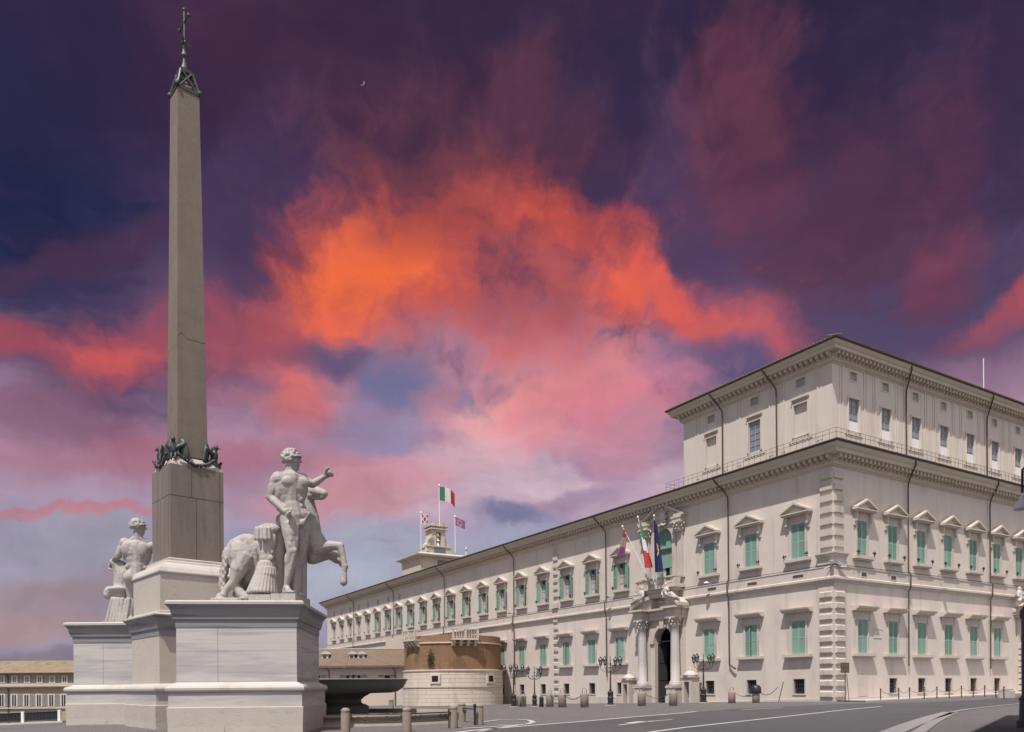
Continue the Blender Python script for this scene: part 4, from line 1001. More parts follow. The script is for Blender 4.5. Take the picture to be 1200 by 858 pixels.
mb = MB(); b2 = bz+2.152
for s in (-1, 1): mb.box(cx+s*1.2-.55, cx+s*1.2+.55, 1.9, 5.2, b2, b2+3.9)
mb.box(cx-.65, cx+.65, 1.9, 5.2, b2+3.35, b2+3.9)
for s in (-1, 1):
    x = cx+s*1.75
    pl = [(x, b2), (x+s*1.1, b2), (x+s*1.0, b2+.5), (x+s*.45, b2+1.1), (x+s*.2, b2+2.0), (x, b2+2.6)]; mb.prism(pl if s > 0 else pl[::-1], 2.1, 5.0)
mb.box(cx-2.2, cx+2.2, 1.5, 5.6, b2+3.902, b2+4.2); mb.box(cx-1.9, cx+1.9, 1.8, 5.3, b2+4.2, b2+4.6); mb.box(cx-2.35, cx+2.35, 1.4, 5.7, b2+4.602, b2+4.85)
pl = [(cx-2.0+4.0*k/12, b2+4.852+.95*math.sin(math.pi*k/12)) for k in range(13)]; mb.prism(pl, 1.6, 5.5)
mb.build('belfry', M['towerstone'], tower)
bell = MB(); bell.lathe([(0, .9), (.3, .85), (.42, .5), (.5, .15), (.6, 0), (.5, -.02)], seg=14); bm = mk(bell, 'bell', M['whitepaint'])
for z in (.25, 1.35, 2.4): put('bell', bm, tower, (cx, 2.6, b2+z))
mb = MB(); mb.box(cx-.66, cx+.66, 4.9, 5.0, b2, b2+3.4); mb.build('belfry_back', M['dark'], tower)
for (x, y) in ((.9, .9), (11.3, .9)):
    mb = MB(); mb.lathe([(.4, 0), (.4, .7), (.28, .8), (.2, 1.4), (.36, 1.8), (.3, 2.2), (.0, 2.5)], (x+1.0, y, TZ+.35), 10); mb.build('finial', M['whitemarble'], tower)

# ------------------------------------------------------------------ flags
def cloth(w, h, bands, kindw=.25, droop=.35, nx=18, ny=10, vertical=False, seed=0):
    """waving cloth from x=0 (pole side) outwards; bands = material index as a function of (u, v)"""
    r = random.Random(seed); ph = r.uniform(0, 6); mb = MB()
    for j in range(ny+1):
        for i in range(nx+1):
            u, v = i/nx, j/ny
            x = w*u*(1-.06*math.sin(u*7+ph)); y = kindw*math.sin(u*6.5+ph+v*1.2)*u**.6; z = h*v-droop*h*u*u*.9-.05*h*math.sin(u*5+ph)*u
            mb.v.append((x, y, z))
    for j in range(ny):
        for i in range(nx):
            mb.cur = bands((i+.5)/nx, (j+.5)/ny); k = j*(nx+1)+i; mb.face((k, k+1, k+nx+2, k+nx+1))
    return mb
def hang(w, h, bands, seed=0, nx=16, ny=24, lean=0.25, spread=.55):
    """heavy flag hanging in folds from a slanted pole"""
    r = random.Random(seed); ph = r.uniform(0, 6); mb = MB()
    for j in range(ny+1):
        v = j/ny
        for i in range(nx+1):
            u = i/nx
            wd = w*(.18+.82*(v**.8))*spread
            mb.v.append((wd*u+lean*v, .22*math.sin(u*9+ph+v)*(.3+v*.7)+u*.2, -h*v-.10*h*u*(1-v)))
    for j in range(ny):
        for i in range(nx):
            mb.cur = bands((i+.5)/nx, (j+.5)/ny); k = j*(nx+1)+i; mb.face((k, k+nx+1, k+nx+2, k+1))
    return mb
def flag_thing(label, group, base, top, r):
    t_ = thing('flag', label, 'flag', base, 0, group)
    b = MB(); d = top-base; b.tube([(0, 0, 0), d], r, 8, r*.7); b.ell(d, (r*2.2, r*2.2, r*3)); b.build('pole', M['whitepaint'], t_)
    return t_
# three on the tower
def tl(x, y, z): return tower.matrix_world @ Vector((x, y, z))
sc_ = TY/900
tri = lambda u, v: 0 if u < .36 else (1 if u < .68 else 2)
for (px, ptop, pbot, x0, lab, kind, seed, w, h) in ((515, 569, 617, 0, 'tricolour flag waving on the tall central pole of the clock tower', 'tri', 1, 3.7, 3.2), (493.5, 601, 646, 0, 'small white and brown flag on the left pole of the clock tower', 'pres', 2, 1.65, 2.3), (533.5, 605.5, 648, 0, 'small violet flag on the right pole of the clock tower', 'eu', 5, 2.1, 1.9)):
    Yp = TY+3 if kind == 'tri' else TY+1.5
    b_, t2 = at(px, pbot, Yp), at(px-.3, ptop, Yp)
    f = flag_thing(lab, 'flags on the clock tower', b_, t2, .10)
    if kind == 'tri': c = cloth(w, h, tri, .45, .62, seed=seed); mm = [M['greencloth'], M['whitecloth'], M['redcloth']]
    elif kind == 'pres': c = cloth(w, h, lambda u, v: 1 if .12 < u < .9 and .1 < v < .9 and abs(abs(u-.5)+abs(v-.5)*.9-.32) > .09 else 0, .25, .1, seed=seed); mm = [M['whitecloth'], M['maroon']]
    else: c = cloth(w, h, lambda u, v: 1 if abs(math.hypot((u-.5)*1.2, v-.5)-.3) < .07 else 0, .25, .45, seed=seed); mm = [M['purplecloth'], M['tan']]
    o = c.build('cloth', mm, f, True); o.location = (t2-b_)+Vector((.08, 0, -h-.25))
    if kind == 'tri': pass
# three on the balcony
def bw(X, Yin, z): return palace.matrix_world @ (PT @ Vector((X, Yin, z)))
def balcony_flag(label, base, top, c, mm, off):
    f = flag_thing(label, 'flags on the palace balcony', base, top, .055)
    o = c.build('cloth', mm, f, True); d = top-base; o.location = d*off; o.rotation_euler = (0, 0, TH-math.pi/2); return f
Yb = 92.0
def on_plane(px, py, out):      # pixel onto the plane standing 'out' metres in front of the left facade
    a, b = ray(px, py); o = CORNER-RV*out
    t = o.dot(RV)/(a*RV.x+RV.y); return Vector((a*t, t, EYE+b*t))
s0 = bw(-1.0, -1.9, 14.9)
balcony_flag('slanting balcony flag in maroon and violet with a brown emblem', bw(-.6, -1.85, 14.6), on_plane(729.5, 617, 4.2), hang(2.3, 3.3, lambda u, v: 1 if abs(u-.5) < .28 and .28 < v < .68 else (2 if v > .72 and u > .2 else 0), 3, lean=-1.6, spread=.8), [M['maroon'], M['tan'], M['purplecloth']], .96)
balcony_flag('tricolour flag hanging in folds from the middle balcony pole', bw(.0, -1.8, 14.6), on_plane(747.5, 606, 3.2), hang(2.5, 6.1, lambda u, v: 0 if v-u*.25 < .24 else (1 if v-u*.25 < .52 else 2), 4, lean=1.0, spread=.62), [M['greencloth'], M['whitecloth'], M['redcloth']], .95)
def stars(u, v):
    for k in range(12):
        a = k*math.pi/6
        if math.hypot(u-.5-.26*math.cos(a), (v-.55-.13*math.sin(a))*2) < .055: return 1
    return 0
balcony_flag('dark blue flag with a ring of yellow stars on the right balcony pole', bw(.5, -1.8, 14.6), on_plane(766.5, 604.5, 2.6), hang(2.2, 6.5, stars, 6, nx=30, ny=60, lean=.2, spread=.42), [M['bluecloth'], M['gold']], .95)

# ------------------------------------------------------------------ round bastion beside the palace
BC = at(531, 820, 124.0); BX, BY = BC.x, BC.y; BR = 7.75; BG = -1.55
bast = thing('round_bastion', 'squat round bastion of orange brick on a pale stone base with small balconies', 'bastion', (BX, BY, 0))
zz = lambda py, Yd=116.3: EYE-(py-PY+.5)/900*Yd
zb = lambda py: EYE-(py-805-.5)/900*117.0
b = MB(); b.lathe([(BR+.32, BG-1.5), (BR+.30, zb(806)), (BR+.42, zb(805.6)), (BR+.42, zb(804.8)), (BR+.28, zb(804.6)), (BR+.22, zb(788)), (BR+.34, zb(786.5)), (BR+.34, zb(785)), (BR-.1, zb(784.5))], seg=64); b.build('stone_base', M['ashlar'], bast)
b = MB(); b.lathe([(BR, zb(786)), (BR, zb(754)), ], seg=64, cap=False); b.build('brick_drum', M['brick'], bast)
b = MB(); b.lathe([(BR-.05, zb(754.4)), (BR+.16, zb(754)), (BR+.16, zb(752.6)), (BR-.05, zb(752.4))], seg=64); b.build('stone_ring', M['trim'], bast)
b = MB(); b.lathe([(BR-.03, zb(753)), (BR-.05, zb(744.5)), (BR-.5, zb(744)), (BR-1.2, zb(744)), (BR-1.25, zb(750))], seg=64)
b.build('parapet', M['oldbrick'], bast)
b = MB()
for az_, w_ in ((R_(-118), .5), (R_(-48), .5)): pass
b.build('terrace', M['oldbrick'], bast) if b.v else None
def bast_frame(px):          # tangent frame on the drum at the pixel column
    a, _ = ray(px, 780); lo, hi = -math.pi, 0
    best = min((abs(math.atan2(BX+BR*math.cos(t), BY+BR*math.sin(t))-math.atan(a)), t) for t in [R_(-170+k*.5) for k in range(320)])
    return best[1]
def bast_piece(mbf, px, name, m, parent=None, lab=None):
    t = bast_frame(px); o = mbf.build(name, m, parent or bast); o.location = (BR*math.cos(t), BR*math.sin(t), 0); o.rotation_euler = (0, 0, t+math.pi/2)
    return o
def bast_balcony(px, half, z0, z1):
    b = MB(); b.box(-half, half, -.9, .5, z0, z0+.22)
    for s in range(4): x = -half+.35+(2*half-.7)*s/3; b.prism([(-.80, z0-.01), (.3, z0-.01), (.3, z0-.95), (-.15, z0-.85), (-.6, z0-.35)], x-.24, x+.24, 'x')
    b.box(-half, half, -.88, -.68, z1-.16, z1); b.box(-half, half, -.85, -.7, z0+.222, z0+.30)
    for s in (-1, 0, 1): b.box(s*(half-.12)-.12, s*(half-.12)+.12, -.86, -.66, z0+.302, z1-.162)
    for s in (-1, 1): b.box(s*(half-.1)-.09, s*(half-.1)+.09, -.66, .3, z1-.16, z1-.002)
    nn = int(half*5)
    for k in range(nn):
        x = -half+.3+(2*half-.6)*k/(nn-1)
        if abs(x) > .16: b.lathe([(.05, 0), (.10, .12), (.04, .3), (.07, z1-z0-.5)], (x, -.77, z0+.302), 6)
    return b
o = bast_piece(bast_balcony(0, 2.05, zb(750.6), zb(737.2)), 544.5, 'balcony', M['cornice'])
o = bast_piece(bast_balcony(0, 1.75, zb(750.6), zb(737.6)), 484, 'balcony', M['cornice'])
def small_win(z0, z1, w):
    b = MB(); b.box(-w/2-.35, w/2+.35, -.42, .1, z0-.28, z1+.22); b.cur = 1; b.box(-w/2, w/2, -.43, -.41, z0, z1); return b
for px in (511, 573): bast_piece(small_win(zb(799), zb(792), 1.0), px, 'small_window', [M['trim'], M['dark']])
# a tuft growing from the brick
t = bast_frame(505.5); b = MB(); r = random.Random(5)
for k in range(380):
    c = Vector((r.gauss(0, .27), -abs(r.gauss(0, .2))-.02, r.gauss(0, .70)-.1)); s = r.uniform(.06, .14); d = Vector((r.uniform(-1, 1), r.uniform(-1, 1), r.uniform(-1, 1))).normalized(); e = d.orthogonal().normalized()*s; g = d.cross(e).normalized()*s*.6
    b.poly([c-e, c-g, c+e, c+g])
o = b.build('wall_plant', M['leaf']); o.location = (BX+BR*math.cos(t), BY+BR*math.sin(t), zb(772)); o.rotation_euler = (0, 0, t+math.pi/2); tag(o, 'green tuft of weeds growing from the orange brick bastion', 'plant')

# ------------------------------------------------------------------ low tiled building left of the bastion
LYd = 126.0; lr = at(475, 780, LYd); lx0, lx1 = -48.0, lr.x; ez = lr.z; gzz = -4.0
low = thing('low_building', 'low cream building with a terracotta roof and dormers beside the round bastion', 'building', (0, 0, 0))
b = MB(); b.box(lx0, lx1, LYd, LYd+9, gzz, ez); b.build('wall', M['cream'], low)
b = MB(); b.box(lx1-1.3, lx1+.05, LYd-.12, LYd+.02, gzz, ez-.02); b.build('pilaster', M['trim'], low)
rz = at(470, 760.5, LYd+5).z
b = MB(); b.poly([(lx0, LYd-.9, ez), (lx1+.6, LYd-.9, ez), (lx1+.6, LYd+5, rz), (lx0, LYd+5, rz)]); b.poly([(lx1+.6, LYd+9.5, ez), (lx0, LYd+9.5, ez), (lx0, LYd+5, rz), (lx1+.6, LYd+5, rz)]); b.poly([(lx1+.4, LYd-.8, ez), (lx1+.4, LYd+9.4, ez), (lx1+.4, LYd+5, rz-.05)])
b.box(lx0, lx1+.6, LYd-.95, LYd-.85, ez-.3, ez+.03); b.build('roof', M['tiles'], low)
b = MB(); b.box(lx0, lx1+.7, LYd+4.8, LYd+5.2, rz-.02, rz+.14)
b.build('ridge', M['trim'], low)
for px, w in ((380.5, 1.15), (412, .9), (423, 1.15)):
    p = at(px, 772, LYd+1.7); b = MB(); x = p.x
    b.box(x-w/2, x+w/2, p.y, p.y+3, p.z-.4, p.z+.75); b.prism([(x-w/2-.25, p.z+.752), (x+w/2+.25, p.z+.752), (x, p.z+1.25)], p.y-.2, p.y+3.2); b.cur = 1; b.box(x-.28, x+.28, p.y-.02, p.y+.01, p.z-.1, p.z+.55); b.build('dormer', [M['whitemarble'], M['glass']], low)
for px in (372, 409, 419.5, 454): 
    p = at(px, 795, LYd); b = MB(); x, z = p.x, p.z
    b.box(x-.55, x+.55, LYd-.10, LYd+.0, z-.5, z+.62); b.cur = 1; b.box(x-.45, x+.45, LYd-.12, LYd-.095, z-.4, z+.5)
    f = b.build('window', [M['trim'], M['dark']], low)
    for s in (-1, 1):
        b = MB(); b.box(x+s*1.0-.42, x+s*1.0+.42, LYd-.16, LYd-.11, z-.45, z+.55); b.build('shutter', M['shutgrey'], f)
for px in (386, 463):
    p = at(px, 790, LYd); b = MB(); b.tube([(p.x-.4, LYd-.7, ez-.2), (p.x, LYd-.2, ez-.9), (p.x, LYd-.18, gzz+2)], .07, 6); b.build('downpipe', M['gutter'], low)
b = MB(); pr = at(474, 790, LYd); b.tube([(lx1+.3, LYd-.25, ez-.1), (lx1+.3, LYd-.25, gzz+1)], .1, 6); b.build('downpipe', M['gutter'], low)
# garden wall block between the low building and the palace wall above it
b = MB(); p0, p1 = at(452, 752, 134), at(476, 752, 134); b.box(p0.x, p1.x+1, 134, 136, -4, p0.z+.6); b.build('stair_block', M['cream'], low)

# ------------------------------------------------------------------ ochre palazzo far left, down the hill
OY = 200.0; a0 = at(-60, 788, OY).x; a1 = at(150, 788, OY).x
och = thing('ochre_palazzo', 'long ochre palazzo with a tiled roof and two rows of shuttered windows beyond the balustrade', 'building')
oz = lambda py, px=40: at(px, py, OY).z
b = MB(); b.box(a0, a1, OY, OY+16, -16, oz(788)); b.build('wall', M['yellow'], och)
b = MB(); b.box(a0, a1, OY-.9, OY+.02, oz(804.6), oz(801)); b.box(a0, a1, OY-.5, OY+.02, oz(806), oz(804.62)); b.build('cornice', M['cornice'], och)
b = MB(); b.poly([(a0-1, OY-1.2, oz(788.4)), (a1+1, OY-1.2, oz(788.4)), (a1+1, OY+8, oz(776)*1.04+.3), (a0-1, OY+8, oz(776)*1.04+.3)]); b.box(a0-1, a1+1, OY-1.25, OY-1.15, oz(789), oz(788.3)); b.poly([(a1+1, OY+17, oz(788.4)), (a0-1, OY+17, oz(788.4)), (a0-1, OY+8, oz(776)*1.04+.3), (a1+1, OY+8, oz(776)*1.04+.3)]); b.build('roof', M['oldtiles'], och)
def och_win(h, w, ar):
    b = MB(); b.box(-w/2-ar, w/2+ar, -.16, .0, -.15, h+ar); b.cur = 1; b.box(-w/2, w/2, -.18, -.155, 0, h); b.cur = 2; b.box(-.05, .05, -.20, -.181, 0, h); b.box(-w/2, -w/2+.08, -.20, -.181, 0, h); b.box(w/2-.08, w/2, -.20, -.181, 0, h); return b
wu, wl = mk(och_win(1.5, .95, .35), 'window', [M['trim'], M['glass'], M['whitepaint']]), mk(och_win(2.9, 1.25, .28), 'window', [M['trim'], M['glass'], M['whitepaint']])
sl = MB(); sl.box(-.33, .33, -.05, .0, 0, 1.6); su = mk(sl, 'shutter', M['shutgrey']); sl = MB(); sl.box(-.38, .38, -.05, .0, 0, 2.95); sll = mk(sl, 'shutter', M['shutgrey'])
for k in range(-2, 9):
    px = 17.3+14.7*k
    x = at(px, 795, OY).x
    f = put('window', wu, och, (x, OY, oz(799.8, px))); [put('shutter', su, f, (s*1.05, -.02, -.05)) for s in (-1, 1)]
    px = 17+14.5*k; f = put('window', wl, och, (at(px, 820, OY).x, OY, oz(827.5, px))); [put('shutter', sll, f, (s*1.2, -.02, -.05)) for s in (-1, 1)]
b = MB(); b.box(a0, a1, OY-.35, OY+.02, oz(830.5), oz(829)); b.build('string_course', M['trim'], och)
b = MB(); x = at(10.3, 800, OY).x; b.tube([(x, OY-1.2, oz(789)), (x, OY-.3, oz(792)), (x, OY-.3, -14)], .14, 6); b.build('downpipe', M['gutter'], och)

# balustrade at the edge of the square on the left
RYd = 53.0
e0, e1 = at(-40, 849, RYd), at(72, 849, RYd)
rail = thing('balustrade', 'low dark railing with white posts along the edge of the square', 'railing')
b = MB()
pz = lambda x: gz(x, RYd)
b.box(e0.x, e1.x+.2, RYd-.25, RYd+.25, pz(e1.x)-2.5, pz(e1.x)+.12)
b.v = [(x, y, z+(pz(x)-pz(e1.x) if z > pz(e1.x)-1 else 0)) for x, y, z in b.v]
b.build('kerb', M['trim'], rail)
for px in (-38, -15, 27.2, 70):
    x = at(px, 845, RYd).x; b = MB(); b.box(x-.09, x+.09, RYd-.1, RYd+.1, pz(x)+.1, pz(x)+.88); b.build('post', M['whitepaint'], rail)
xx = [at(px, 845, RYd).x for px in (-38, -15, 27.2, 70)]
for xa, xb in zip(xx, xx[1:]):
    b = MB(); n = 22
    for z in (.2, .80): b.tube([(xa+.1, RYd, pz(xa)+z), (xb-.1, RYd, pz(xb)+z)], .03, 5)
    for k in range(n+1): x = xa+.15+(xb-xa-.3)*k/n; b.tube([(x, RYd, pz(x)+.2), (x, RYd, pz(x)+.80)], .022, 4)
    b.box(xa+.12, xb-.12, RYd+.03, RYd+.05, pz(xa)+.22, pz(xb)+.78)
    b.build('railing_panel', M['darkpaint'], rail)

# ------------------------------------------------------------------ the obelisk group
# statue pedestals: frame w (right) and d (depth), origin at the front left corner of the cornice
PROF_C = [(0, 3.96), (.02, 3.96), (.03, 4.22), (.09, 4.26), (.10, 4.33), (.11, 4.36), (.13, 4.42), (.17, 4.62), (.26, 4.74), (.28, 4.76), (.30, 4.78), (.52, 4.90), (.40, 4.96), (-1.0, 5.0)]
def pedestal(name, label, org, wid, dep, ang, group=None, zoff=0.0):
    t_ = thing(name, label, 'pedestal', (org[0], org[1], zoff), ang, group)
    e = .27; P = [(e, e), (wid-e, e), (wid-e, dep-e), (e, dep-e)]
    def sq(mb, prof): mb.sweep(P, prof, True, 1)
    b = MB(); sq(b, [(.24, -.6), (.24, .32), (.27, 1.02), (.255, 1.04), (0, 1.06)]); b.build('base', M['travertine'], t_)
    b = MB(); sq(b, [(.22, 1.03), (.22, 1.60)]); b.build('lower_course', M['marble'], t_)
    b = MB(); sq(b, [(.20, 1.60), (.27, 1.602), (.31, 1.66), (.32, 1.74), (.28, 1.82), (.20, 1.86), (.14, 1.87), (.05, 1.93), (0, 1.95)]); b.build('torus', M['whitemarble'], t_)
    b = MB(); sq(b, [(0, 1.9), (0, 3.98)])
    b.build('die', M['marble'], t_)
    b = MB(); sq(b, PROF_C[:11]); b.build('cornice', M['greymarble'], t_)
    b = MB(); r = b.sweep(P, [(.295, 4.775), (.31, 4.79), (.32, 4.88), (.24, 4.93), (-.2, 4.96)], True, 1); b.face([q[-1] for q in r]); b.build('top_slab', M['whitemarble'], t_)
    jm = MB()
    for (x, z0, z1) in ((wid*.36, 1.9, 3.96),): jm.box(x-.005, x+.005, e-.003, e+.01, z0, z1)
    for x in (wid*.42,): jm.box(x-.006, x+.006, e-.244, e-.2, -.3, .3)
    jm.build('joint', M['joint'], t_)
    return t_
ANG = math.atan2(.087, .996)
fp = at(194, 704, 27.75); pedestal('statue_pedestal', 'large grey marble pedestal under the horse tamer who faces the palace', (fp.x, fp.y), 4.85, 5.55, ANG, 'horse tamer pedestals')
lp = at(75.5, 730.5, 36.6); pedestal('statue_pedestal', 'grey marble pedestal at the far left under the horse tamer seen from behind', (lp.x, lp.y), 4.7, 6.0, 0.0, 'horse tamer pedestals')
# middle block, turned 45 degrees
OX, OYc = -.4204*34.7, 34.7; DA = math.atan2(4.6, 5.05)
mid = thing('central_pedestal', 'tall stepped travertine block between the two statues carrying the obelisk', 'pedestal', (OX, OYc, 0), DA)
def square(mb, h, prof): return mb.sweep([(-h, -h), (h, -h), (h, h), (-h, h)], prof, True, 1)
HM = 1.86
b = MB(); square(b, HM, [(.24, -.6), (.24, .32), (.27, 1.02), (.255, 1.04), (0, 1.06)]); b.build('base', M['travertine'], mid)
b = MB(); square(b, HM, [(.22, 1.03), (.22, 1.6)]); b.build('lower_course', M['marble'], mid)
b = MB(); square(b, HM, [(.20, 1.60), (.27, 1.602), (.31, 1.66), (.32, 1.74), (.28, 1.82), (.20, 1.86), (.14, 1.87), (.05, 1.93), (0, 1.95)]); b.build('torus', M['whitemarble'], mid)
b = MB(); square(b, HM, [(0, 1.9), (0, 3.98)]); b.build('die', M['travertine'], mid)
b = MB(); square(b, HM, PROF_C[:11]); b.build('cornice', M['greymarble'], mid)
b = MB(); r = square(b, HM, [(.295, 4.775), (.31, 4.79), (.32, 4.84), (.2, 4.9), (-.2, 4.92)]); b.face([q[-1] for q in r]); b.build('top_slab', M['whitemarble'], mid)
HP = 1.80
b = MB(); square(b, HP, [(.03, 4.9), (.03, 5.0), (0, 5.03), (0, 6.62)]); b.build('plinth', M['travertine'], mid)
b = MB(); r = square(b, HP, [(0, 6.62), (.06, 6.64), (.06, 6.70), (.03, 6.72), (-.04, 6.86), (-.18, 7.02), (-.40, 7.12), (-.42, 7.2), (-.46, 7.24), (-.46, 7.33), (-.55, 7.37), (-.6, 7.38)]); b.face([q[-1] for q in r]); b.build('plinth_moulding', M['whitemarble'], mid)

ob = thing('obelisk', 'tall granite obelisk on a brown block, topped by a bronze star and cross', 'obelisk', (OX, OYc, 7.37), DA)
HB = 1.165; B0, B1 = 0.0, 4.1
b = MB(); r = square(b, HB, [(0, B0), (0, B1-.02), (-.02, B1), (-.3, B1)]); b.face([q[-1] for q in r])
b.cur = 1
for s, k in ((0, 0), (1, 1), (2, 0), (3, 1)):
    b.M = Matrix.Rotation(s*math.pi/2, 4, 'Z'); 
    b.box(-HB+.003, HB-.003, -HB-.004, -HB+.006, 2.72, 2.745)
    for x, z0, z1 in ((-.25 if k == 0 else .25, 2.745, B1-.02), (-.05, .0, 2.72), (HB-.17, 0, B1-.02)): b.box(x-.012, x+.012, -HB-.004, -HB+.006, z0, z1)
b.build('block', [M['granite'], M['joint']], ob)
b = MB(); r = square(b, HB, [(-.06, B1), (-.08, B1+.08), (-.28, B1+.40), (-.34, B1+.44)]); b.face([q[-1] for q in r]); b.build('shaft_base', M['travertine'], ob)
b = MB()
for s in range(4): b.M = Matrix.Rotation(s*math.pi/2, 4, 'Z'); b.box(-.62, -.40, -.62, -.40, B1+.44, B1+.58)
b.build('foot_block', M['bronze'], ob)
S0, S1 = B1+.56, 28.45-7.37; h0, h1 = .665, .475
b = MB()
def hw(z): return h0+(h1-h0)*(z-S0)/(S1-S0)
r = b.sweep([(-1, -1), (1, -1), (1, 1), (-1, 1)], [(hw(S0)-1, S0), (hw(S1)-1, S1), (-.98, S1+.75)], True, 1); b.face([q[0] for q in r][::-1])
b.cur = 1
jz = at(213, 395, 34.0).z-7.37
for s, dz in ((0, .0), (3, -.35)):
    b.M = Matrix.Rotation(s*math.pi/2, 4, 'Z'); w = hw(jz)
    n = 7; pts = [(-w+2*w*k/n, jz+dz+random.uniform(-.03, .03)+(.22 if s == 0 and k in (1,) else 0)) for k in range(n+1)]
    for (xa, za), (xb, zb_) in zip(pts, pts[1:]): b.prism([(xa, za-.011), (xb, zb_-.011), (xb, zb_+.011), (xa, za+.011)], -w-.006, -w+.04)
b.build('shaft', [M['shaft'], mat('mended_crack', (.105, .088, .075), .9)], ob)
# bronze eagles at the corners and the swags between them
def eagle():
    b = MB()
    b.ell((0, -.12, .42), (.17, .17, .30)); b.ell((0, -.2, .80), (.10, .12, .13)); b.capsule((0, -.16, .62), .09, (0, -.18, .8), .08); b.capsule((0, -.3, .80), .045, (0, -.40, .73), .02)
    for s in (-1, 1):
        b.ell((s*.36, .12, .44), (.24, .10, .50), Matrix.Rotation(s*-.25, 3, 'Y')); b.ell((s*.50, .16, .30), (.11, .07, .34), Matrix.Rotation(s*-.35, 3, 'Y')); b.capsule((s*.1, -.12, .45), .1, (s*.4, .08, .65), .11)
        b.capsule((s*.09, -.14, .2), .08, (s*.1, -.22, -.02), .05)
        for k in range(3): b.capsule((s*.1, -.22, 0), .03, (s*.1+(k-1)*.07, -.36, -.04), .02)
    b.ell((0, .05, .12), (.12, .14, .2))
    return b
em = mk(eagle(), 'eagle', M['bronze'])
for p in em.polygons: p.use_smooth = True
for s in range(4):
    a = s*math.pi/2; d = HB-.36
    q = Matrix.Rotation(a, 3, 'Z') @ Vector((-d, -d, 0)); e = put('eagle', em, ob, (q.x, q.y, B1+.30), a-math.pi/4); e.scale = (.92, .92, 1.0)
    b = MB(); b.M = Matrix.Rotation(a, 4, 'Z'); pts = []
    for k in range(15): t = k/14; pts.append((-d+2*d*t, -HB-.01, B1+.46-.38*math.sin(math.pi*t)))
    rr = random.Random(s)
    for p0, p1 in zip(pts, pts[1:]):
        for k in range(3): f = k/3; b.ell((p0[0]+(p1[0]-p0[0])*f, p0[1]+rr.uniform(-.03, .03), p0[2]+(p1[2]-p0[2])*f+rr.uniform(-.03, .03)), (.075, .075, .07), None, 7, 5)
    b.build('garland', M['bronze'], ob, True)
# star and cross on the tip
b = MB(); t0 = S1
for s in range(4):
    b.M = Matrix.Rotation(s*math.pi/2, 4, 'Z')
    b.box(-h1-.03, h1+.03, -h1-.03, -h1+.05, t0-.02, t0+.10)
    b.tube([(-h1, -h1, t0+.1), (-.26, -.26, t0+1.0)], .055, 6); b.tube([(h1-.1, -h1, t0+.1), (-.2, -.3, t0+.95)], .035, 5); b.tube([(-h1+.1, -h1, t0+.1), (.2, -.3, t0+.95)], .035, 5)
    b.tube([(-.36, -.36, t0+.5), (.36, -.36, t0+.5)], .04, 5); b.box(-.30, .30, -.30, -.22, t0+.95, t0+1.08)
    b.ell((-.5, -.5, t0+.12), (.10, .10, .12), None, 7, 5)
b.M = ID
b.lathe([(.14, 1.05), (.17, 1.25), (.10, 1.5), (.08, 1.7), (.15, 1.85), (.11, 2.0), (.07, 2.35)], (0, 0, t0), 12)
zc = t0+2.45
for k in range(10): a = k*math.pi/5; b.M = Matrix.Rotation(math.pi/4, 4, 'Z'); b.tube([(0, 0, zc), (.34*math.cos(a)*(1 if k % 2 else .8), 0, zc+.34*math.sin(a)*(1 if k % 2 else .8))], .05, 4, .01); b.M = Matrix.Rotation(-math.pi/4, 4, 'Z'); b.tube([(0, 0, zc), (.34*math.cos(a)*(1 if k % 2 else .8), 0, zc+.34*math.sin(a)*(1 if k % 2 else .8))], .05, 4, .01)
b.M = ID; b.ell((0, 0, zc), (.12, .12, .12), None, 8, 6)
b.tube([(0, 0, zc), (0, 0, t0+3.95)], .045, 6); b.M = Matrix.Rotation(.0, 4, 'Z'); b.tube([(0, -.55, t0+3.35), (0, .55, t0+3.35)], .045, 6)
for p in ((0, -.55, 3.35), (0, .55, 3.35), (0, 0, 3.95)): b.ell((p[0], p[1], t0+p[2]), (.08, .08, .08), None, 7, 5)
b.build('star_and_cross', M['bronze'], ob)

# ------------------------------------------------------------------ sculpted figures: overlapping masses fused into one skin
def fuse(o, vox, it=5, fac=.5):
    md = o.modifiers.new('remesh', 'REMESH'); md.mode = 'VOXEL'; md.voxel_size = vox; md.use_smooth_shade = True
    md = o.modifiers.new('smooth', 'SMOOTH'); md.iterations = it; md.factor = fac
SY = 30.6
def S(px, py, d=0.0): return at(px, py, SY+d)
def crop(x, y, d=0.0): return S(230+x/4.085, 510+y/4.085, d)          # point read from the enlarged view of the statue
def loc2(o, org): 
    for v in o.data.vertices: v.co -= org
    o.location = (0, 0, 0); return o
def rotx(v, up=Vector((0, 0, 1))):
    """3x3 whose z axis runs along v"""
    z = Vector(v).normalized(); x = Vector(up).cross(z)
    if x.length < 1e-3: x = Vector((1, 0, 0))
    x.normalize(); y = z.cross(x); m = Matrix((x, y, z)).transposed(); return m
org = crop(430, 790)
man = thing('statue', 'white marble nude horse tamer with raised left fist, beside a rearing horse', 'statue', org, 0, 'marble horse tamer groups')
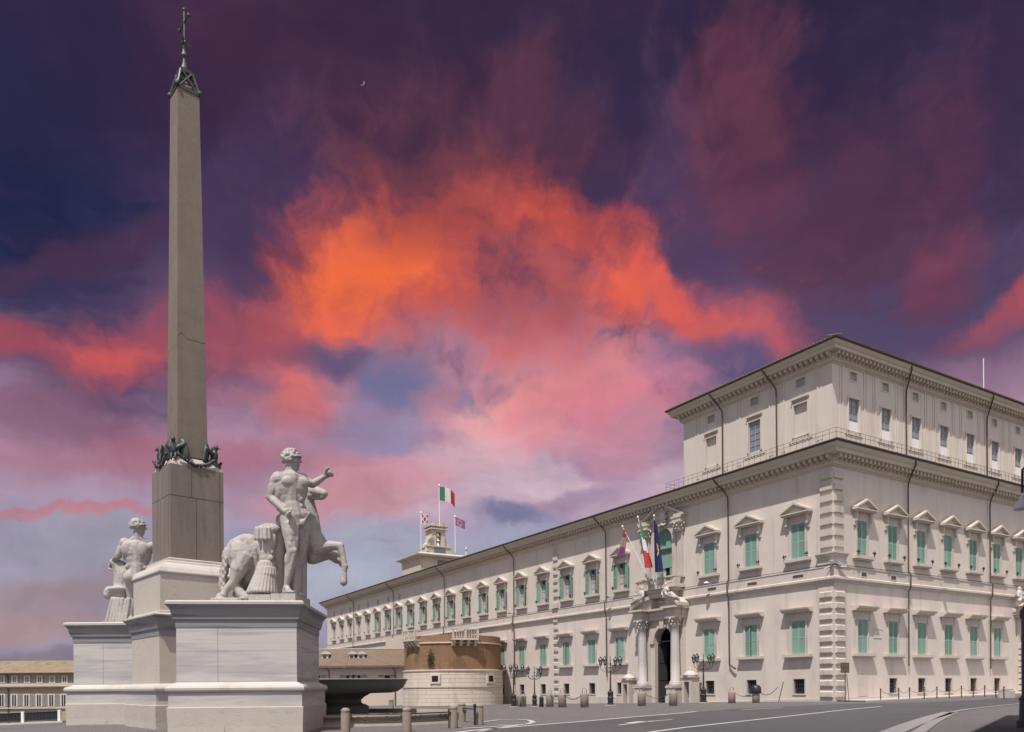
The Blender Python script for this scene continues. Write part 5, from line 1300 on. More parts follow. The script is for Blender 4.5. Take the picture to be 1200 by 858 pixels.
def hand(b, wr, tip, side, r=.05, curl=.6, spread=.10):
    """palm with four curled fingers and a thumb; wr wrist, tip direction, side = towards the thumb"""
    d = (tip-wr).normalized(); s = (side-d*side.dot(d)).normalized(); n = d.cross(s)
    k = .36
    pc = wr+d*k*.5
    for j in range(4):
        off = s*(.11-.073*j)
        b.capsule(wr+s*(.06-.04*j), .06, wr+d*k*.55+off, .058)
        L = (.22, .25, .235, .19)[j]
        p0 = wr+d*k*.55+off; p1 = p0+(d*math.cos(curl*.6)+n*math.sin(curl*.6))*L*.5; p2 = p1+(d*math.cos(curl*1.6)+n*math.sin(curl*1.6))*L*.45; p3 = p2+(d*math.cos(curl*2.6)+n*math.sin(curl*2.6))*L*.35
        b.capsule(p0, .050, p1, .046, 8, 2); b.capsule(p1, .046, p2, .042, 8, 2); b.capsule(p2, .042, p3, .036, 8, 2)
    t0 = wr+d*.08+s*.10; t1 = t0+d*.13+s*.10; t2 = t1+d*.13+s*.01+n*.06
    b.capsule(t0, .06, t1, .052, 8, 2); b.capsule(t1, .05, t2, .04, 8, 2)
def foot(b, ank, toe, r=.11):
    d = (toe-ank); dh = Vector((d.x, d.y, 0)).normalized(); sd = Vector((-dh.y, dh.x, 0)); L = .78
    fl = Vector((ank.x, ank.y, toe.z))
    b.capsule(ank, .135, fl-dh*.16+Vector((0, 0, .12)), .14)
    b.capsule(fl-dh*.12+Vector((0, 0, .12)), .13, fl+dh*.42+Vector((0, 0, .09)), .11); b.capsule(ank, .13, fl+dh*.3+Vector((0, 0, .12)), .10)
    for j in range(5):
        o_ = sd*(.12-.055*j)*1.05; b.capsule(fl+dh*.36+o_*.8+Vector((0, 0, .08)), .065, fl+dh*(.60-.035*abs(j-1))+o_+Vector((0, 0, .055)), .05 if j else .062, 8, 2)
def head(b, hair, c, face, up, R=.30, curls=90, seed=1):
    """head centred on c looking along 'face'"""
    f = Vector(face).normalized(); u = Vector(up); u = (u-f*u.dot(f)).normalized(); s = f.cross(u)
    m = Matrix((s, f, u)).transposed()
    b.ell(c+u*.06, (R*.80, R*.98, R*.98), m); b.ell(c+f*.10-u*.14, (R*.62, R*.66, R*.80), m)
    b.ell(c+f*.20-u*.36, (.09, .10, .08), m)                                   # chin
    b.capsule(c+f*.29+u*.06, .038, c+f*.375-u*.09, .06, 8, 2)                    # nose
    b.ell(c+f*.27+u*.10, (.20, .06, .05), m)                                   # brow
    b.ell(c+f*.285-u*.20, (.085, .05, .028), m); b.ell(c+f*.275-u*.255, (.075, .05, .03), m)   # lips
    for q in (-1, 1):
        b.ell(c+f*.235+s*.11*q+u*.02, (.05, .035, .032), m); b.ell(c+f*.18+s*.15*q-u*.09, (.08, .09, .08), m); b.ell(c+s*.255*q-u*.04-f*.02, (.035, .07, .10), m)
    r = random.Random(seed)
    hair.ell(c+u*.10-f*.04, (R*.90, R*1.02, R*.98), m)
    k = 0
    while k < curls:
        a = r.uniform(0, 2*math.pi); t = r.uniform(-.45, 1)
        d = s*math.cos(a)*math.sqrt(1-t*t)*.92+f*math.sin(a)*math.sqrt(1-t*t)*1.05+u*t
        if d.dot(f) > .42 and d.dot(u) < .42: continue
        p = c+u*.08-f*.03+d*R*1.02; rr = r.uniform(.045, .075); hair.ell(p, (rr, rr, rr), None, 7, 5); k += 1
    for k in range(26):                                                           # band round the hair
        a = k*2*math.pi/26; p = c+u*(.02+.10*math.sin(a))+(s*math.cos(a)*.90+f*math.sin(a)*1.06)*R*1.04
        hair.ell(p, (.05, .05, .045), None, 6, 4)
def torso(b, neck, shR, shL, chest, waist, hipR, hipL, front, k=1.0):
    f = Vector(front).normalized(); up = (neck-waist).normalized(); s = (shL-shR).normalized(); pel = (hipR+hipL)/2
    m = Matrix((s, f, up)).transposed()
    b.ell(chest, (.66*k, .42*k, .62*k), m); b.ell(chest+up*.30, (.74*k, .34*k, .34*k), m)
    b.ell((chest+waist)/2, (.56*k, .38*k, .55*k), m); b.ell(waist, (.50*k, .35*k, .48*k), m); b.ell(pel+up*.06, (.56*k, .40*k, .42*k), m)
    b.capsule(chest+up*.3, .40*k, waist, .36*k); b.capsule(waist, .38*k, pel, .42*k)
    for q in (-1, 1):
        b.ell(chest+s*q*.27*k+f*.30*k+up*.17*k, (.30*k, .13*k, .21*k), m)            # pectorals
        b.ell(chest-f*.26*k+s*q*.32*k+up*.12, (.30*k, .16*k, .40*k), m)               # shoulder blades
        for j in range(3): b.ell(waist+f*.315*k+s*q*.135*k+up*(.42-.27*j)*k, (.115*k, .075*k, .115*k), m)
        b.capsule(pel+s*q*.44*k+f*.20*k+up*.16*k, .085*k, pel+s*q*.10*k+f*.36*k-up*.20*k, .06*k, 8, 2)
        b.ell(chest+s*q*.52*k-f*.05*k-up*.08*k, (.13*k, .25*k, .40*k), m)
        b.ell(waist+s*q*.40*k+up*-.16, (.16*k, .24*k, .18*k), m); b.ell(pel-f*.28*k+s*q*.24*k-up*.10, (.28*k, .26*k, .30*k), m)
        b.capsule(neck-up*.02, .17*k, (shR if q < 0 else shL)*.55+neck*.45-up*.05, .15*k)
    b.ell(pel+f*.40*k-up*.26*k, (.10, .12, .14), m)
def limb(b, pts):
    for (p0, r0), (p1, r1) in zip(pts, pts[1:]): b.capsule(p0, r0, p1, r1)
# --- figure of the front group
b = MB(); hair = MB()
neck = crop(452, 172); hd = crop(456, 118, -.02); shR, shL = crop(392, 206, -.18), crop(512, 216, .42); chest = crop(452, 250, .0); waist = crop(455, 330, .05); hipR, hipL = crop(443, 392, -.12), crop(497, 394, .28)
front = Vector((.86, -.51, 0))
torso(b, neck, shR, shL, chest, waist, hipR, hipL, front, 1.0)
b.capsule(chest+Vector((0, 0, .55)), .24, hd-Vector((0, 0, .12)), .20)
head(b, hair, hd, Vector((.97, .02, .02)), Vector((0, 0, 1)), .33)
elR, wrR = crop(352, 296, -.25), crop(424, 366, -.45)
b.ell(shR+Vector((0, 0, -.02)), (.27, .27, .29)); limb(b, [(shR, .22), ((shR+elR)/2+Vector((-.03, 0, 0)), .215), (elR, .155)]); limb(b, [(elR, .16), (elR.lerp(wrR, .3), .165), (wrR, .105)])
hand(b, wrR, crop(448, 378, -.52), Vector((.3, -.3, .9)), curl=.75)
elL, wrL = crop(556, 236, .50), crop(618, 196, .42)
b.ell(shL, (.26, .26, .28)); limb(b, [(shL, .21), ((shL+elL)/2, .20), (elL, .15)]); limb(b, [(elL, .155), (elL.lerp(wrL, .3), .155), (wrL, .10)])
hand(b, wrL, crop(640, 178, .40), Vector((-.2, -.7, .7)), curl=1.15)
knR, anR, toR = crop(459, 556, -.34), crop(432, 728, -.10), crop(440, 757, -.60)
limb(b, [(hipR, .36), (hipR.lerp(knR, .35), .335), (hipR.lerp(knR, .75), .26), (knR, .215)]); b.ell(knR+Vector((.02, -.10, .02)), (.15, .12, .17)); limb(b, [(knR, .21), (knR.lerp(anR, .3)+Vector((-.02, .10, 0)), .235), (knR.lerp(anR, .7), .15), (anR, .115)])
b.ell(hipR.lerp(knR, .4)+Vector((.03, -.12, 0)), (.25, .24, .50), rotx(hipR-knR)); foot(b, anR, Vector((toR.x+.12, toR.y, toR.z)))
knL, anL, toL = crop(505, 552, .42), crop(470, 720, .75), crop(490, 757, .45)
limb(b, [(hipL, .36), (hipL.lerp(knL, .4), .32), (knL, .21)]); limb(b, [(knL, .21), (knL.lerp(anL, .3), .22), (anL, .115)]); foot(b, anL, Vector((toL.x, toL.y, toR.z)))
for hp_, kn_, an_ in ((hipR, knR, anR), (hipL, knL, anL)):
    ax = (kn_-hp_).normalized(); fw = Vector((.75, -.66, 0)); sd_ = Vector((.66, .75, 0))
    for q in (-1, 1): b.ell(hp_.lerp(kn_, .80)+fw*.10+sd_*q*.13, (.11, .12, .22), rotx(hp_-kn_)); b.capsule(hp_.lerp(kn_, .25)+fw*.16+sd_*q*.15, .17, hp_.lerp(kn_, .72)+fw*.14+sd_*q*.11, .12)
    b.ell(kn_+fw*.16, (.11, .09, .13)); b.ell(kn_.lerp(an_, .28)-fw*.13+sd_*.07, (.13, .14, .34)); b.ell(kn_.lerp(an_, .24)-fw*.11-sd_*.09, (.12, .14, .30)); b.capsule(kn_+fw*.14-Vector((0, 0, .15)), .08, an_+fw*.03, .06)
for a_, b_2 in ((shR, elR), (shL, elL)):
    b.ell(a_.lerp(b_2, .55)+Vector((.06, -.08, 0)), (.13, .13, .27), rotx(a_-b_2)); b.ell(a_.lerp(b_2, .18)+Vector((-.05, -.03, .02)), (.22, .22, .27), rotx(a_-b_2))
o = loc2(b.build('body', M['statue'], man), org); fuse(o, .024, 3, .5)
o = loc2(hair.build('hair', M['statue'], man), org); fuse(o, .022, 1)
# plinth, drapery support and cuirass
ptop = toR.z-.02; pbot = 4.93
b = MB(); c0, c1 = crop(356, 780, -.75), crop(474, 780, -.75)
b.box(c0.x, c1.x, c0.y, c0.y+2.2, pbot, ptop); 
b.build('plinth', M['statue'], man); loc2(C.objects[man.children[-1].name] if False else [q for q in C.objects if q.parent == man and q.name.startswith('plinth')][-1], org)
b = MB()
for k in range(7):
    x = 487+k*6.5; top = crop(x, 430+abs(k-3)*8, .55+.08*k); bot = crop(472+k*7.0, 778, .25+.12*k); mid_ = (top+bot)/2+Vector((.05*math.sin(k*2), -.08*math.cos(k*3), 0)); limb(b, [(top, .11), (mid_, .13), (bot, .14)])
b.capsule(crop(500, 470, .8), .24, crop(496, 770, .8), .28)
o = loc2(b.build('drapery', M['statue'], man), org); fuse(o, .028, 2)
b = MB(); cz = crop(345, 480, -.15)
cb = crop(340, 765, -.2)
b.box(crop(250, 780, -.7).x, crop(354, 780, -.7).x, cz.y-.55, cz.y+1.2, pbot, ptop-.03)
o = loc2(b.build('plinth', M['statue'], man), org)
b = MB()
sh1, wst, hem = crop(350, 455, 0), crop(338, 608, 0), crop(318, 757, 0)
fr = Vector((-.15, -.98, 0)); m = Matrix((Vector((.98, -.15, 0)), fr, Vector((0, 0, 1)))).transposed()
b.ell(crop(345, 500, 0), (.42, .34, .50), m); b.ell(crop(340, 570, 0), (.33, .29, .45), m); b.ell(crop(348, 452, 0), (.48, .30, .26), m); b.capsule(crop(345, 480, 0), .34, wst, .30)
for q in (-1, 1):
    for k in range(2): b.ell(crop(338+q*15, 560+26*k, -.25), (.14, .06, .12), m)
for k in range(6):                                              # fluted shoulder flaps
    a_ = math.pi*(.08+.84*k/5); b.capsule(crop(322-36*math.cos(a_), 446, -.12-.34*math.sin(a_)), .075, crop(322-38*math.cos(a_), 496, -.12-.38*math.sin(a_)), .082, 8, 2)
b.capsule(crop(318, 462, -.12), .27, crop(345, 462, -.1), .28); b.ell(crop(385, 490, .25), (.34, .3, .55))
limb(b, [(crop(388, 462, .2), .28), (crop(398, 520, .3), .3), (crop(392, 640, .5), .3), (crop(385, 760, .5), .36)])
for row, (zz0, zz1, r0, r1, n) in enumerate(((612, 650, .30, .36, 11), (640, 672, .36, .42, 12))):
    for k in range(n):
        a = math.pi*(1.02+.96*k/(n-1)); c_ = wst; p0 = Vector((c_.x+r0*math.cos(a), c_.y+r0*math.sin(a), crop(330, zz0).z)); p1 = Vector((c_.x-.03+r1*math.cos(a), c_.y+r1*math.sin(a), crop(330, zz1).z)); b.capsule(p0, .055, p1, .065, 8, 2)
for k in range(15):
    a = math.pi*(.98+1.04*k/14); p0 = Vector((wst.x-.03+.36*math.cos(a), wst.y+.36*math.sin(a), crop(330, 650).z)); p1 = Vector((hem.x+.56*math.cos(a), hem.y+.62*math.sin(a), hem.z+.02)); b.capsule(p0, .05, p1, .075, 8, 2)
b.capsule(wst, .30, hem, .46)
o = loc2(b.build('cuirass', M['statue'], man), org); fuse(o, .02, 1, .4)

# --- rearing horse behind the man
b = MB(); mane = MB()
D = 1.35
rump, belly, chst = crop(222, 575, D-.25), crop(370, 560, D), crop(545, 520, D+.25)
b.ell(rump, (.74, .58, .80)); b.ell(crop(245, 530, D-.2), (.62, .5, .5)); b.capsule(crop(260, 560, D), .68, belly, .66); b.capsule(belly, .66, chst, .68)
b.ell(crop(556, 535, D+.2), (.52, .5, .74)); b.ell(crop(545, 460, D+.25), (.42, .4, .6))
limb(b, [(crop(535, 490, D+.25), .60), (crop(540, 400, D+.25), .42), (crop(528, 320, D+.22), .33), (crop(535, 270, D+.18), .25)])
limb(b, [(crop(536, 268, D+.15), .26), (crop(566, 270, D-.02), .25), (crop(594, 276, D-.12), .20), (crop(610, 281, D-.15), .175)]); b.ell(crop(556, 288, D), (.26, .2, .2)); b.capsule(crop(575, 296, D-.05), .13, crop(606, 300, D-.14), .09)
b.ell(crop(548, 290, D+.1), (.26, .22, .24)); b.ell(crop(611, 272, D-.22), (.09, .09, .07)); b.ell(crop(606, 297, D-.15), (.14, .13, .07)); b.ell(crop(572, 262, D-.16), (.07, .06, .06))
for q in (-.14, .14): b.capsule(crop(538, 250, D+.1+q), .07, crop(532, 232, D+.1+q), .03)
for k in range(10): t = k/9; p = crop(510+12*math.sin(t*3), 300+150*t, D+.1); mane.ell(p, (.16, .22, .20))
# forelegs
f1 = [crop(575, 545, D-.05), crop(640, 530, D-.15), crop(688, 530, D-.2), crop(702, 580, D-.2), crop(711, 630, D-.2), crop(708, 660, D-.2), crop(706, 685, D-.2)]
limb(b, list(zip(f1, (.34, .22, .165, .125, .125, .11, .13)))); b.ell(f1[2], (.18, .16, .17)); b.ell(f1[4]+Vector((0, 0, .02)), (.15, .13, .16)); b.capsule(f1[5], .12, crop(706, 704, D-.2), .16); b.capsule(crop(706, 700, D-.2), .15, crop(705, 722, D-.2), .04)
f2 = [crop(570, 580, D+.5), crop(632, 572, D+.5), crop(678, 582, D+.45), crop(668, 612, D+.45), crop(650, 600, D+.5)]
limb(b, list(zip(f2[:3], (.32, .21, .15)))); limb(b, [(f2[2], .15), (crop(690, 610, D+.4), .11), (crop(700, 625, D+.35), .10)]); limb(b, [(crop(640, 590, D+.5), .07), (crop(668, 610, D+.45), .05), (crop(688, 612, D+.4), .05)])
# hind legs, crouched
for dd, stif, hock, fet, hoof in ((-.35, crop(205, 640, D-.55), crop(182, 700, D-.6), crop(140, 742, D-.62), crop(128, 775, D-.65)), (.3, crop(268, 650, D+.1), crop(222, 728, D+.05), crop(190, 762, D), crop(225, 778, D-.1))):
    hp = crop(235, 590, D+dd); limb(b, [(hp, .52), (stif, .36), (hock, .19), (fet, .145), (hoof, .17)]); b.ell(hock, (.2, .18, .2)); b.capsule(hoof, .17, hoof+Vector((-.05, -.1, -.02)), .2)
limb(b, [(crop(190, 725, D-.5), .17), (crop(215, 760, D-.5), .20), (crop(240, 782, D-.5), .22)])
for k in range(9): t = k/8; p = crop(150-22*math.sin(t*1.7), 562+175*t, D-.45+.1*t); mane.ell(p, (.17+.03*math.sin(k*2.1), .18, .24))
mane.capsule(crop(172, 545, D-.4), .17, crop(148, 566, D-.45), .19)
b.capsule(crop(330, 620, D), .5, crop(330, 775, D), .62); b.capsule(crop(440, 600, D+.3), .5, crop(460, 775, D+.3), .6)
b.box(crop(112, 785, D).x, crop(255, 785, D).x, crop(200, 780, D-1.0).y, crop(200, 780, D+.9).y, pbot, ptop-.02)
for (x, y, d_, rr_) in ((190, 600, -.72, (.30, .22, .46)), (232, 590, -.78, (.26, .2, .44)), (212, 540, -.62, (.34, .2, .30)), (556, 560, -.25, (.30, .2, .40)), (585, 520, -.2, (.26, .22, .40)), (530, 440, -.15, (.2, .16, .5))):
    b.ell(crop(x, y, D+d_+.2), rr_)
for k in range(5): b.capsule(crop(285+k*26, 545+4*k, D-.60), .10, crop(292+k*26, 640+3*k, D-.45), .09)
o = loc2(b.build('horse', M['statue'], man), org); fuse(o, .03, 3)
for k in range(26):
    t = k/25; p = crop(150-22*math.sin(t*1.7)+7*math.sin(k*2.4), 565+172*t, D-.60+.12*t+.06*math.cos(k*2.4)); mane.ell(p, (.075, .07, .11), None, 8, 6)
o = loc2(mane.build('mane_and_tail', M['statue'], man), org); fuse(o, .028, 1)

# --- the second group, seen from behind, partly behind the central block
LY = 39.0
def lc(px, py, d=0.0): return at(px, py, LY+d)
org2 = lc(150, 726)
man2 = thing('statue', 'white marble nude horse tamer seen from behind beside a draped trunk', 'statue', org2, 0, 'marble horse tamer groups')
b = MB(); hair = MB()
neck = lc(161.5, 629); hd = lc(161.8, 617.5, .02); shL2, shR2 = lc(146, 637, -.02), lc(178, 640, .25); chest = lc(161, 648, .05); waist = lc(161.5, 662, .05); hA, hB = lc(154.5, 676, 0), lc(168, 677, .1)
fr = Vector((.12, .99, 0))
torso(b, neck, shR2, shL2, chest, waist, hB, hA, fr, 1.0); b.capsule(chest+Vector((0, 0, .5)), .24, hd-Vector((0, 0, .12)), .2)
head(b, hair, hd, Vector((.93, .35, 0)), Vector((0, 0, 1)), .33, seed=4)
el, wr = lc(137.5, 653, -.05), lc(131, 660, .45)
b.ell(shL2, (.27, .27, .29)); limb(b, [(shL2, .22), ((shL2+el)/2, .215), (el, .165)]); limb(b, [(el, .165), (el.lerp(wr, .3), .16), (wr, .11)]); hand(b, wr, lc(130, 667, .5), Vector((.5, .3, .5)), curl=.7)
el, wr = lc(190, 652, .5), lc(200, 640, .9); limb(b, [(shR2, .22), (el, .16)]); limb(b, [(el, .16), (wr, .11)]); hand(b, wr, lc(206, 634, 1.0), Vector((0, -.5, .8)), curl=.9)
for hp, kn, an, to in ((hA, lc(154, 701, .1), lc(153, 724, -.05), lc(153, 729.5, .3)), (hB, lc(168, 701, .35), lc(170, 723, .1), lc(170, 729.5, .5))):
    limb(b, [(hp, .36), (hp.lerp(kn, .4), .33), (kn, .215)]); limb(b, [(kn, .215), (kn.lerp(an, .3), .23), (an, .12)]); foot(b, an, to)
o = loc2(b.build('body', M['statue'], man2), org2); fuse(o, .026, 3)
o = loc2(hair.build('hair', M['statue'], man2), org2); fuse(o, .034, 2)
b = MB()
dp = lambda x, y, d=0.0: lc(110+x/6.356, 600+y/6.356, d)
limb(b, [(dp(150, 375, .3), .22), (dp(190, 400, .3), .30), (dp(225, 470, .3), .42), (dp(215, 560, .3), .40)])
limb(b, [(dp(205, 400, .25), .26), (dp(260, 460, .3), .3), (dp(262, 560, .3), .34)])
limb(b, [(dp(150, 390, .2), .10), (dp(165, 480, .2), .10), (dp(160, 540, .2), .11)])
limb(b, [(dp(215, 560, .3), .44), (dp(200, 660, .3), .50), (dp(200, 810, .3), .55)])
b.ell(dp(130, 590, .1), (.36, .3, .26)); b.ell(dp(105, 612, .05), (.22, .22, .28)); b.ell(dp(180, 575, .0), (.5, .4, .17))
for x0, x1 in ((140, 95), (165, 125), (178, 150), (190, 175), (215, 195), (250, 215), (262, 240)):
    b.capsule(dp(x0, 650, -.15), .10, dp(x1, 815, -.25), .085)
o = loc2(b.build('drapery', M['statue'], man2), org2); fuse(o, .026, 1, .4)
b = MB(); q0, q1 = lc(120, 728, -.6), lc(185, 728, -.6); b.box(q0.x, q1.x, LY-.6, LY+2.0, 4.93, lc(150, 729.3).z); loc2(b.build('plinth', M['statue'], man2), org2)

# ------------------------------------------------------------------ fountain
FX, FY = -9.2, 41.2
ftn = thing('fountain', 'dark granite fountain basin on a short stem above a low stone pool', 'fountain', (FX, FY, 0))
b = MB()
n = 64; lip = 2.16
prof = [(5.9, -.3), (5.9, .06), (5.6, .07), (5.6, .12), (5.36, .14), (5.34, .36), (5.46, .40), (5.48, .48), (5.36, .52), (4.95, .52), (4.9, .2)]
PCX, PCY = -8.0-FX, 38.4-FY
b.lathe(prof, (PCX, PCY, 0), seg=n); b.build('pool', M['bollardstone'], ftn, True)
b = MB(); b.lathe([(4.95, .40), (.1, .40)], (PCX, PCY, 0), seg=48, cap=False); wm = mat('pool_water', (.03, .045, .045), .05, [(1, .2, None)], None, spec=.6); b.build('water', wm, ftn)
b = MB(); b.lathe([(1.5, .1), (1.5, .72), (1.38, .80), (1.15, .88), (1.08, .98), (1.10, 1.08), (1.25, 1.22), (1.5, 1.36), (1.6, 1.42)], seg=40); b.build('stem', M['darkgranite'], ftn, True)
b = MB(); b.lathe([(1.2, 1.40), (2.7, 1.44), (3.05, 1.52), (3.32, 1.70), (3.46, 1.92), (3.50, lip-.10), (3.56, lip-.07), (3.58, lip), (3.46, lip+.03), (3.3, lip-.02), (2.9, lip-.28), (1.5, lip-.45), (.2, lip-.5)], seg=64); b.build('basin', M['darkgranite'], ftn, True)

# stone bollards round the fountain, with iron railings between
def round_bollard(h=.93):
    b = MB(); b.lathe([(.17, -.2), (.175, .05), (.168, h*.78), (.155, h*.83), (.17, h*.85), (.165, h*.90), (.13, h*.96), (.07, h*.99), (0, h)], seg=20); return b
bmesh_ = mk(round_bollard(), 'stone_bollard', M['bollardstone'])
for p in bmesh_.polygons: p.use_smooth = True
FB = [(405, 859, 'grey domed stone bollard beside the big pedestal, nearest the fountain stem'), (477, 857.5, 'grey domed stone bollard in the middle of the fountain railing'), (531.5, 853.5, 'grey domed stone bollard at the front corner of the fountain railing'), (541.5, 846, 'grey domed bollard just behind the corner bollard of the fountain railing'), (562, 849.5, 'rightmost grey domed bollard by the fountain, next to a thin iron post')]
FPOS = []
for px, py, lab in FB:
    p = ground(px, py); o = bpy.data.objects.new('stone_bollard', bmesh_); C.objects.link(o); o.location = p; tag(o, lab, 'bollard', 'stone bollards around the fountain'); FPOS.append(p)
p = at(458.5, 834, 50.5); o = bpy.data.objects.new('stone_bollard', bmesh_); C.objects.link(o); o.location = (p.x, p.y, gz(p.x, p.y)); tag(o, 'domed bollard on the far side of the fountain pool', 'bollard', 'stone bollards around the fountain')
def iron_rail(p, q, label):
    d = (q-p); d.z = 0; L = d.length; d.normalize(); s = p+d*.18; e = q-d*.18; L -= .36
    t_ = thing('iron_railing', label, 'railing', s, math.atan2(d.y, d.x), 'iron railings around the fountain')
    dz = (q.z-p.z)/ (L+.36)
    b = MB()
    b.tube([(0, 0, .66), (L, 0, .66+dz*L)], .028, 6)
    b.build('top_rail', M['iron'], t_)
    b = MB()
    for x0, s_ in ((0, 1), (L, -1)):
        z = .66+dz*x0
        b.tube([(x0+s_*.02, 0, z-.03), (x0+s_*.10, 0, z-.18), (x0+s_*.28, 0, z-.24), (x0+s_*.36, 0, z-.14), (x0+s_*.28, 0, z-.08), (x0+s_*.22, 0, z-.14)], .02, 5)
        b.tube([(x0+s_*.36, 0, z-.14), (x0+s_*.55, 0, z-.22), (x0+s_*.66, 0, z-.12), (x0+s_*.58, 0, z-.06), (x0+s_*.52, 0, z-.12)], .018, 5)
    b.build('scroll', M['iron'], t_)
iron_rail(FPOS[0], FPOS[1], 'black iron rail with scrolls on the left of the fountain front')
iron_rail(FPOS[1], FPOS[2], 'black iron rail with scrolls on the right of the fountain front')
iron_rail(FPOS[3], FPOS[4], 'short black iron rail between the two rear bollards at the right')
p = ground(556.5, 850); b = MB(); b.tube([(0, 0, -.1), (0, 0, .78)], .05, 8); b.lathe([(.05, .78), (.08, .82), (.06, .9), (0, .94)], seg=8); o = b.build('iron_post', M['iron']); o.location = p; tag(o, 'thin black iron post beside the rightmost fountain bollard', 'post')
p = ground(530.5-4, 853.5); b = MB(); b.tube([(0, 0, -.1), (0, 0, .70)], .04, 8); b.lathe([(.04, .70), (.07, .74), (0, .82)], seg=8); o = b.build('iron_post', M['iron']); o.location = p; tag(o, 'thin black iron post against the front corner bollard', 'post')

# ------------------------------------------------------------------ bollards with chains before the palace
def square_bollard():
    b = MB(); b.lathe([(.34, -.3), (.335, 1.02), (.31, 1.10), (.20, 1.16), (0, 1.18)], seg=18); b.tube([(-.16, 0, 1.18), (-.17, 0, 1.42), (-.08, 0, 1.55), (.08, 0, 1.55), (.17, 0, 1.42), (.16, 0, 1.18)], .03, 6); return b
sbm = mk(square_bollard(), 'chained_bollard', M['bollardstone']); sbp = sbm.copy(); sbp.materials.clear(); sbp.materials.append(M['pinkstone'])
for mm_ in (sbm, sbp):
    for p in mm_.polygons: p.use_smooth = True
PB = [(604, 828.5, 0, 'squat bollard at the far left of the row, in front of the bastion'), (612.8, 828.3, 0, 'second squat bollard from the bastion, beside a street lamp'), (644.5, 828.5, 0, 'squat bollard just right of the second street lamp'), (659, 829, 0, 'squat stone bollard below the quoin strip of the palace'), (685, 829, 0, 'squat stone bollard midway between two street lamps'), (752, 827.5, 0, 'squat stone bollard left of the portal steps'), (789, 827.3, 0, 'squat stone bollard right of the portal door'), (857.7, 824.3, 1, 'reddish stone bollard right of the portal street lamp'), (886, 824.0, 1, 'reddish stone bollard with a dark cap near the palace corner')]
BP = []; BOL = []
for px, py, k, lab in PB:
    p = ground(px, py); o = bpy.data.objects.new('chained_bollard', sbp if k else sbm); C.objects.link(o); o.location = p; tag(o, lab, 'bollard', 'bollards in front of the palace'); BP.append(p); BOL.append(o)
b = MB(); b.lathe([(.46, 0), (.5, .1), (.46, .55), (.30, .75), (0, .82)], seg=14); o = b.build('dark_cap', M['iron'], None, True); o.parent = BOL[-1]; o.location = (0, 0, .92)
def chain(p, q, h0, h1, sag, label, group, r=.03):
    b = MB(); n = 14; d = q-p
    b.tube([(d.x*t, d.y*t, h0+(h1+d.z-h0)*t-sag*math.sin(math.pi*t)) for t in [k/n for k in range(n+1)]], r, 5)
    o = b.build('chain', M['iron']); o.location = p; tag(o, label, 'chain', group)
for i, j, lab in ((3, 4, 'sagging chain between the quoin strip and the next bollard'), (5, 6, 'sagging chain across the front of the portal'), (7, 8, 'sagging chain between the two reddish bollards'), (2, 3, 'short chain between two bollards right of the second lamp')): chain(BP[i], BP[j], 1.2, 1.2, .55, lab, 'chains between bollards in front of the palace')
p = ground(912, 823.2); b = MB(); b.tube([(0, 0, -.1), (.55, .1, 2.0)], .04, 6); o = b.build('leaning_post', M['darkpaint']); o.location = p; tag(o, 'thin leaning post at the end of the chain by the corner', 'post')
chain(BP[8], p, 1.2, 1.5, .6, 'sagging chain from the dark capped bollard to the leaning post', 'chains between bollards in front of the palace')
for px, py, lab in ((634.6, 828.6, 'low black post between the two far street lamps'),):
    p = ground(px, py); b = MB(); b.lathe([(.2, -.1), (.2, .8), (.14, .95), (0, 1.0)], seg=10); o = b.build('low_post', M['iron']); o.location = p; tag(o, lab, 'post')
# thin posts with a chain along the right facade
RP = [(1032, 821.3), (1053.2, 820.3), (1066, 819.7), (1083, 819.0), (1098, 818.4), (1112.3, 817.8), (1126.7, 817.1), (1140.6, 816.4), (1154, 815.9), (1167, 815.2), (1176.5, 815.0)]
ORD = ['first', 'second', 'third', 'fourth', 'fifth', 'sixth', 'seventh', 'eighth', 'ninth', 'tenth', 'eleventh']
b = MB(); b.lathe([(.075, -.3), (.075, .06), (.05, .1), (.048, 1.05), (.075, 1.08), (.075, 1.14), (.04, 1.2), (0, 1.22)], seg=10); pm = mk(b, 'chain_post', M['iron'])
prev = None
for i, (px, py) in enumerate(RP):
    p = ground(px, py); o = bpy.data.objects.new('chain_post', pm); C.objects.link(o); o.location = p; tag(o, '%s slim black post from the corner along the right facade' % ORD[i], 'post', 'slim chain posts along the right facade')
    if prev is not None: chain(prev, p, 1.0, 1.0, .35, 'thin chain hanging between the %s and %s slim posts' % (ORD[i-1], ORD[i]), 'chains of the right facade posts', .018)
    prev = p
# raised pavement with its kerb along the right facade
def pav():
    b = MB(); n = 40
    for k in range(n):
        xa, xb = .3+44*k/n, .3+44*(k+1)/n
        for (y0, y1, h0, h1) in ((.0, -3.1, .10, .10), (-3.1, -3.1, .10, -.3)):
            q = []
            for x, y, h in ((xa, y0, h0), (xa, y1, h1), (xb, y1, h1), (xb, y0, h0)):
                w = pworld(x, y); q.append((w.x, w.y, gz(w.x, w.y)+h))
            b.poly(q)
    o = b.build('pavement', M['travertine']); tag(o, 'pale raised pavement along the right facade', 'pavement', kind='structure')
pav()

